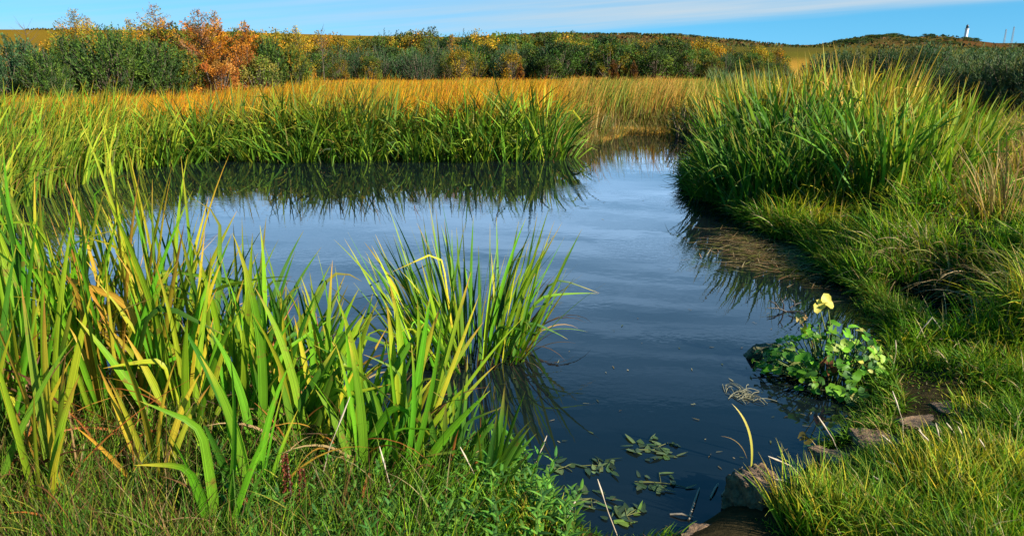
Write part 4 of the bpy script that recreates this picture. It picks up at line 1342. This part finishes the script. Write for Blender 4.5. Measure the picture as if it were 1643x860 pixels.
def rock(name, label, c, size, mat, seed, rz=0.0, flat=0.75, cat="rock", group=None, tilt=(0, 0)):
    """angular stone: a subdivided block cut by random planes and roughened"""
    r = np.random.default_rng(seed)
    k = 26
    u = np.linspace(-1, 1, k)
    Vs, Fs, off = [], [], 0
    for ax in range(3):
        for sg in (-1, 1):
            a, b = np.meshgrid(u, u)
            q_ = np.zeros((k, k, 3)); q_[..., ax] = sg; q_[..., (ax + 1) % 3] = a; q_[..., (ax + 2) % 3] = b
            Vs.append(q_.reshape(-1, 3))
            I_ = np.arange(k * k).reshape(k, k) + off
            f = np.stack([I_[:-1, :-1], I_[:-1, 1:], I_[1:, 1:], I_[1:, :-1]], 2).reshape(-1, 4)
            Fs.append(f if sg > 0 else f[:, ::-1]); off += k * k
    Vv = np.concatenate(Vs)
    Vv = Vv * (0.80 + 0.20 / np.maximum(np.linalg.norm(Vv, axis=1, keepdims=True) / 1.2, 0.8))
    for _ in range(9):
        d = unit(r.normal(size=3) * np.array([1, 1, .7])); h = r.uniform(.72, 1.0)
        ex = np.maximum(Vv @ d - h, 0)
        Vv = Vv - ex[:, None] * d
    Vv[:, 2] = np.minimum(Vv[:, 2], flat)
    nz_ = 0.04 * np.sin(Vv @ r.normal(size=3) * 7) + 0.03 * np.sin(Vv @ r.normal(size=3) * 15) + .02 * np.sin(Vv @ r.normal(size=3) * 31 + 2 * np.sin(Vv @ r.normal(size=3) * 12)) + .012 * np.sin(Vv @ r.normal(size=3) * 60 + 3 * np.sin(Vv @ r.normal(size=3) * 25))
    Vv = Vv * (1 + nz_[:, None])
    Vv = Vv * np.array(size) / 2
    me = make_mesh(name, Vv, np.concatenate(Fs), None, True)
    o = link(name, me, mat)
    o.location = c
    o.rotation_euler = (tilt[0], tilt[1], rz)
    tag(o, label, cat, group)
    return o


q = gpx(1222, 795)
rock("rock", "square flat-topped brown stone at the water edge below the bent reed", (q[0], q[1] + .03, .05), (.24, .22, .24), M_ROCK, 3, .5, .8, tilt=(0.05, .10))
q = gpx(1150, 850)
rock("rock", "low brown slab at the bottom edge in front of the square stone", (q[0], q[1] - .01, .015), (.34, .20, .12), M_ROCK, 5, .35, .7)
for px, row, sz, lab in ((1345, 735, (.30, .20, .12), "brown bank stone behind the bright yellow-green tuft"), (1410, 710, (.30, .22, .13), "broad brown bank stone beside the tall upright stalk"), (1475, 678, (.32, .22, .12), "brown bank stone in the middle of the earthy edge"), (1530, 655, (.30, .2, .10), "farthest brown bank stone half sunk in the turf")):
    q = gpx(px, row)
    rock("rock", lab, (q[0], q[1], q[2] - .026), tuple(.78 * v_ for v_ in sz), M_ROCK, int(px), rng.uniform(0, 3), .7, group="brown stones along the bank edge")
q = at(1222, 568)
rock("rock", "dark mossy stone poking from the water left of the marsh plant", (q[0] - .01, q[1] - .03, .015), (.22, .14, .13), M_MOSSROCK, 11, .2, .8)

# marsh plant with round leaves
def round_leaves(P, Nn, r, C, cup=0.2, k=9):
    """kidney-shaped leaves as shallow cups facing Nn"""
    n = len(P)
    Nn = unit(Nn)
    rr = rng.normal(size=(n, 3))
    u = unit(np.cross(Nn, rr)); v = np.cross(Nn, u)
    th = np.linspace(0.25, 2 * math.pi - 0.25, k)
    rad = (1 + 0.06 * np.cos(3 * th))[None, :] * rng.uniform(.85, 1.12, (n, k)) * (1 - .22 * np.sin(th * 2 + rng.uniform(0, 6.28, (n, 1))))
    r = np.broadcast_to(r, (n,))
    ring = P[:, None] + r[:, None, None] * rad[:, :, None] * (u[:, None] * np.cos(th)[None, :, None] + v[:, None] * np.sin(th)[None, :, None] + Nn[:, None] * cup * (rng.uniform(.2, 2.2, (n, 1)) + 2.0 * np.cos(2 * th + rng.uniform(0, 6.28, (n, 1))))[:, :, None])
    inner = P[:, None] + 0.5 * r[:, None, None] * (u[:, None] * np.cos(th)[None, :, None] + v[:, None] * np.sin(th)[None, :, None] + Nn[:, None] * cup * .3)
    V_ = np.concatenate([P[:, None], inner, ring], 1).reshape(-1, 3)
    q_ = []
    for i in range(k - 1):
        q_.append((1 + i, 1 + k + i, 2 + k + i, 2 + i))
    for i in range(0, k - 2, 2):
        q_.append((0, 1 + i, 2 + i, 3 + i))
    F_ = (np.arange(n)[:, None, None] * (1 + 2 * k) + np.array(q_)[None]).reshape(-1, 4)
    C_ = np.repeat(np.broadcast_to(np.asarray(C, float), (n, 3)), 1 + 2 * k, 0).copy()
    return V_, F_, C_


q = at(1335, 610)
mpl = thing("marsh_marigold", "round-leaved marsh plant with yellow leaves on tall stems in the water", "water plant", (q[0], q[1], 0.0))
n = 330
a = rng.uniform(0, 6.28, n); r_ = np.sqrt(rng.uniform(0, 1, n)) * (1 + .15 * np.sin(3 * a))
Pp = np.stack([np.cos(a) * r_ * .37, np.sin(a) * r_ * .32 + .05, (0.06 + 0.19 * np.clip(1 - r_ ** 2, 0, 1)) * rng.uniform(.2, 1.25, n)], 1)
Pp[:, 2] = np.maximum(Pp[:, 2], .015)
Nn = np.stack([np.cos(a) * r_ * .8, np.sin(a) * r_ * .8 - .35, .9 + 0 * a], 1) + rng.normal(0, .35, (n, 3))
cc = cmix([(0.09, 0.24, 0.015), (0.15, 0.34, 0.02), (0.04, 0.12, 0.015), (0.30, 0.42, 0.06), (0.42, 0.40, 0.10)], [4, 2.2, 4.2, 1.1, .5], n, .25)
MB().add(round_leaves(Pp, Nn, rng.uniform(.010, .034, n) , cc, .12)).build("round_leaves", M_IRIS, mpl)
sb = MB()
for i in range(0, n, 2):
    r0 = np.array([Pp[i, 0] * .45, Pp[i, 1] * .45, -.02])
    sb.add(tube([r0, (r0 + Pp[i]) / 2 + np.array([0, 0, .02]), Pp[i]], [.004, .0035, .003], 5, (0.12, 0.17, 0.04)))
sb.build("stems", M_IRIS, mpl)
for px, row, rr, dn, colr in ((1314, 491, .036, (-.1, -.9, .45), (0.60, 0.50, 0.09)), (1327, 485, .040, (.25, -.7, .65), (0.66, 0.56, 0.10))):
    e = at_depth(px, row, q[1] + .10) - np.array([q[0], q[1], 0])
    yl = MB().add(round_leaves(e[None], np.array([dn]), np.array([rr]), [colr], .12, 13)).build("yellow_leaf", M_IRIS, mpl)
    yl['label'] = "pale yellow leaf held highest"
    MB().add(tube([(e[0] * .3, .06, 0), e * .55 + np.array([0.01, 0, .02]), e], [.0045, .004, .003], 6, (0.16, 0.20, 0.04))).build("leaf_stalk", M_IRIS, yl)
e = at_depth(1283, 512, q[1] + .15) - np.array([q[0], q[1], 0])
wlf = MB().add(round_leaves(np.array([e, e + [.03, .01, .01]]), np.array([(-.2, -.6, .8), (.4, -.5, .8)]), np.array([.030, .022]), [(0.42, 0.32, 0.10), (.3, .18, .06)], .1)).build("withered_leaf", M_IRIS, mpl)
wlf['label'] = "curled yellow-brown withered leaf"
MB().add(tube([(e[0] * .5, .08, 0), e * .6, e], [.004, .0035, .003], 6, (0.16, 0.10, 0.04))).build("leaf_stalk", M_IRIS, wlf)
e = at_depth(1325, 580, q[1] - .12) - np.array([q[0], q[1], 0])
MB().add(round_leaves(np.array([e, e + [.02, .0, -.05], e + [-.01, 0, -.1]]), np.array([(0, -1, .2), (.3, -1, .1), (-.2, -1, 0)]), np.array([.035, .03, .025]), [(0.14, 0.05, 0.025)] * 3, .3)).build("dead_leaf", M_IRIS, mpl)

# dark twigs in the water behind it
q = at(1262, 500)
tg = MB()
for x0, z0, x1, z1, dy_ in ((-.02, -.02, -.05, .10, 0), (.02, .03, .10, .06, .02), (-.04, .07, -.02, .12, 0), (.0, .0, -.14, .035, -.02), (.05, .04, .02, .09, 0), (0, 0, .12, .0, -.04), (-.05, .015, -.12, .07, .03)):
    tg.add(tube([(x0, 0, z0), ((x0 + x1) / 2 + .01, dy_ / 2, (z0 + z1) / 2 + .01), (x1, dy_, z1)], [.006, .005, .003], 6, (1, 1, 1)))
o = tg.build("twig", solid_material("wet_wood", (0.012, 0.01, 0.008), (0.04, 0.03, 0.02), 20, .5, .3))
o.location = (q[0], q[1], 0)
tag(o, "dark forked dead branch rising from the water behind the marsh plant", "branch")

# bent yellow reed by the stone
q = at(1205, 752)
o = thing("bent_reed", "single yellow reed bent over leftwards behind the square stone", "reed", (q[0], q[1], 0))
MB().add(blades(np.array([[0, 0, -.02]]), [.36], [.016], [math.pi], [-.02], [.85], 16, 3, [0.9], 3.5, [(.30, .30, .03)], [(.50, .40, .10)], [(.45, .35, .15)], [.1], fold=.3)).build("leaf", M_IRIS, o)
MB().add(blades(np.array([[-.005, .01, -.02]]), [.26], [.006], [math.pi + .2], [.15], [1.3], 10, 2, [.5], 2.0, [(.28, .18, .04)], [(.30, .2, .06)])).build("withered_leaf", M_IRIS, o)

# floating pondweed
def pondweed(px, row, rad, n_, label, cols):
    q = at(px, row)
    o = thing("pondweed", label, "pondweed", (q[0], q[1], 0.0), 0, "floating pondweed")
    a = rng.uniform(0, 6.28, n_); r_ = rad * np.sqrt(rng.uniform(0, 1, n_))
    P_ = np.stack([np.cos(a) * r_ * 1.3, np.sin(a) * r_, rng.uniform(.002, .008, n_)], 1)
    cc_ = cmix(cols, [1] * len(cols), n_, .2)
    a2 = rng.uniform(0, 6.28, n_)
    MB().add(blades(P_, rng.uniform(.018, .085, n_), rng.uniform(.010, .034, n_), a2, 1.5 + rng.normal(0, .06, n_), rng.normal(0.06, .1, n_), 5, 3, rng.normal(0, .15, n_), 2.4, cc_, cc_, fold=.1)).build("floating_leaves", M_IRIS, o)
    st_ = MB()
    for i in range(4):
        b_ = rng.uniform(0, 6.28)
        st_.add(tube([(0, 0, .003), (math.cos(b_) * rad * .6, math.sin(b_) * rad * .4, .006), (math.cos(b_) * rad * 1.2, math.sin(b_) * rad * .8, .003)], [.002, .002, .0015], 5, (.16, .17, .05)))
    st_.build("stems", M_IRIS, o)


PWc = [(0.06, 0.11, 0.035), (0.10, 0.15, 0.05), (0.14, 0.19, 0.07), (0.04, 0.07, 0.03)]
pondweed(1048, 722, .10, 34, "largest pale green pondweed patch floating on the dark near water", PWc)
pondweed(962, 748, .07, 20, "pondweed patch floating just left of the largest patch", PWc)
pondweed(1060, 775, .09, 18, "dim pondweed patch floating below the largest patch", PWc[:2] + PWc[3:])
pondweed(1005, 828, .07, 20, "bright pondweed patch floating by the bottom edge", PWc + [(.16, .24, .04)])
pondweed(948, 800, .08, 14, "sparse pondweed patch floating beside the near grassy shore", PWc[:2] + PWc[3:])
pondweed(905, 620 + 130, .05, 8, "tiny pondweed patch floating near the lone clump's reflection", PWc)
q = at(1185, 634)
o = thing("drowned_weed", "pale tangle of dead strands floating left of the marsh plant", "floating weed", (q[0], q[1], 0))
st_ = MB()
for i in range(30):
    x0, y0 = rng.uniform(-.07, .06), rng.uniform(-.07, .06)
    th = rng.uniform(-1.2, 2.4); l_ = rng.uniform(.04, .15)
    s = np.linspace(0, 1, 6)
    st_.add(tube(np.stack([x0 + math.cos(th) * l_ * s, y0 + math.sin(th) * l_ * s + .02 * np.sin(s * 3), .004 + rng.uniform(.0, .016) * np.sin(s * 3.1)], 1), .0017, 5, (0.34, 0.32, 0.20)))
st_.build("strands", M_IRIS, o)

# dead reed litter on the water by the right shore, and twigs by the slab
n = 950
qa, qb = at(1195, 392), at(1300, 440)
u = rng.uniform(0, 1, n)
P = np.stack([qa[0] + (qb[0] - qa[0]) * u + rng.normal(0, .22, n), qa[1] + (qb[1] - qa[1]) * u + rng.normal(0.15, .28, n), rng.uniform(.003, .012, n)], 1)
P = P[sdf(P[:, 0], P[:, 1]) < .15]
n = len(P)
cc = cmix([(0.26, 0.15, 0.06), (0.34, 0.25, 0.12), (0.15, 0.10, 0.05), (0.20, 0.19, 0.04)], [2, 2, 2, 2], n, .2)
mb = MB().add(blades(P, rng.uniform(.06, .25, n), rng.uniform(.004, .010, n), rng.normal(0.1, .7, n) + np.where(rng.uniform(0, 1, n) < .5, 0, math.pi), 1.52, rng.normal(0, .08, n), 3, 2, None, 2, cc, cc))
kind(mb.build("floating_reed_litter", M_GRASS), 'stuff')
n = 420
fx = np.concatenate([rng.uniform(-4.5, 3.2, n // 2), rng.normal(1.1, .6, n - n // 2)]); fy = np.concatenate([rng.uniform(2.2, 11, n // 2), rng.normal(3.8, 1.0, n - n // 2)])
sf = sdf(fx, fy)
ok = (sf < -.02) & (rng.uniform(0, 1, n) < np.exp(sf / .7) + .06)
n = int(ok.sum())
cc = cmix([(0.20, 0.15, 0.06), (0.30, 0.28, 0.14), (0.08, 0.10, 0.03), (0.36, 0.30, 0.16)], [2, 1, 2, 1], n, .2)
mb = MB().add(blades(np.stack([fx[ok], fy[ok], np.full(n, .004)], 1), rng.uniform(.008, .045, n), rng.uniform(.004, .010, n), rng.uniform(0, 6.28, n), 1.53, rng.normal(0, .06, n), 2, 2, None, 2, cc, cc))
kind(mb.build("floating_debris", M_GRASS), 'stuff')
TWc = "pale sticks at the water edge by the stones"
for (ax_, ay_), (bx_, by_) in (((1105, 835), (1122, 785)), ((1140, 800), (1152, 778)), ((1075, 826), (1112, 832)), ((1158, 795), (1180, 772)), ((1168, 800), (1176, 790))):
    p0, p1 = at(ax_, ay_), at(bx_, by_)
    o = MB().add(tube([(0, 0, .004), ((p1[0] - p0[0]) / 2, (p1[1] - p0[1]) / 2, .014), (p1[0] - p0[0], p1[1] - p0[1], .008)], [.004, .0045, .003], 6, (0.36, 0.30, 0.22))).build("stick", M_GRASS)
    o.location = (p0[0], p0[1], 0)
    tag(o, "short pale stick lying in the shallows beside the square stone", "stick", TWc)

for o in list(bpy.data.objects):
    if 'placed' in o:
        del o['placed']
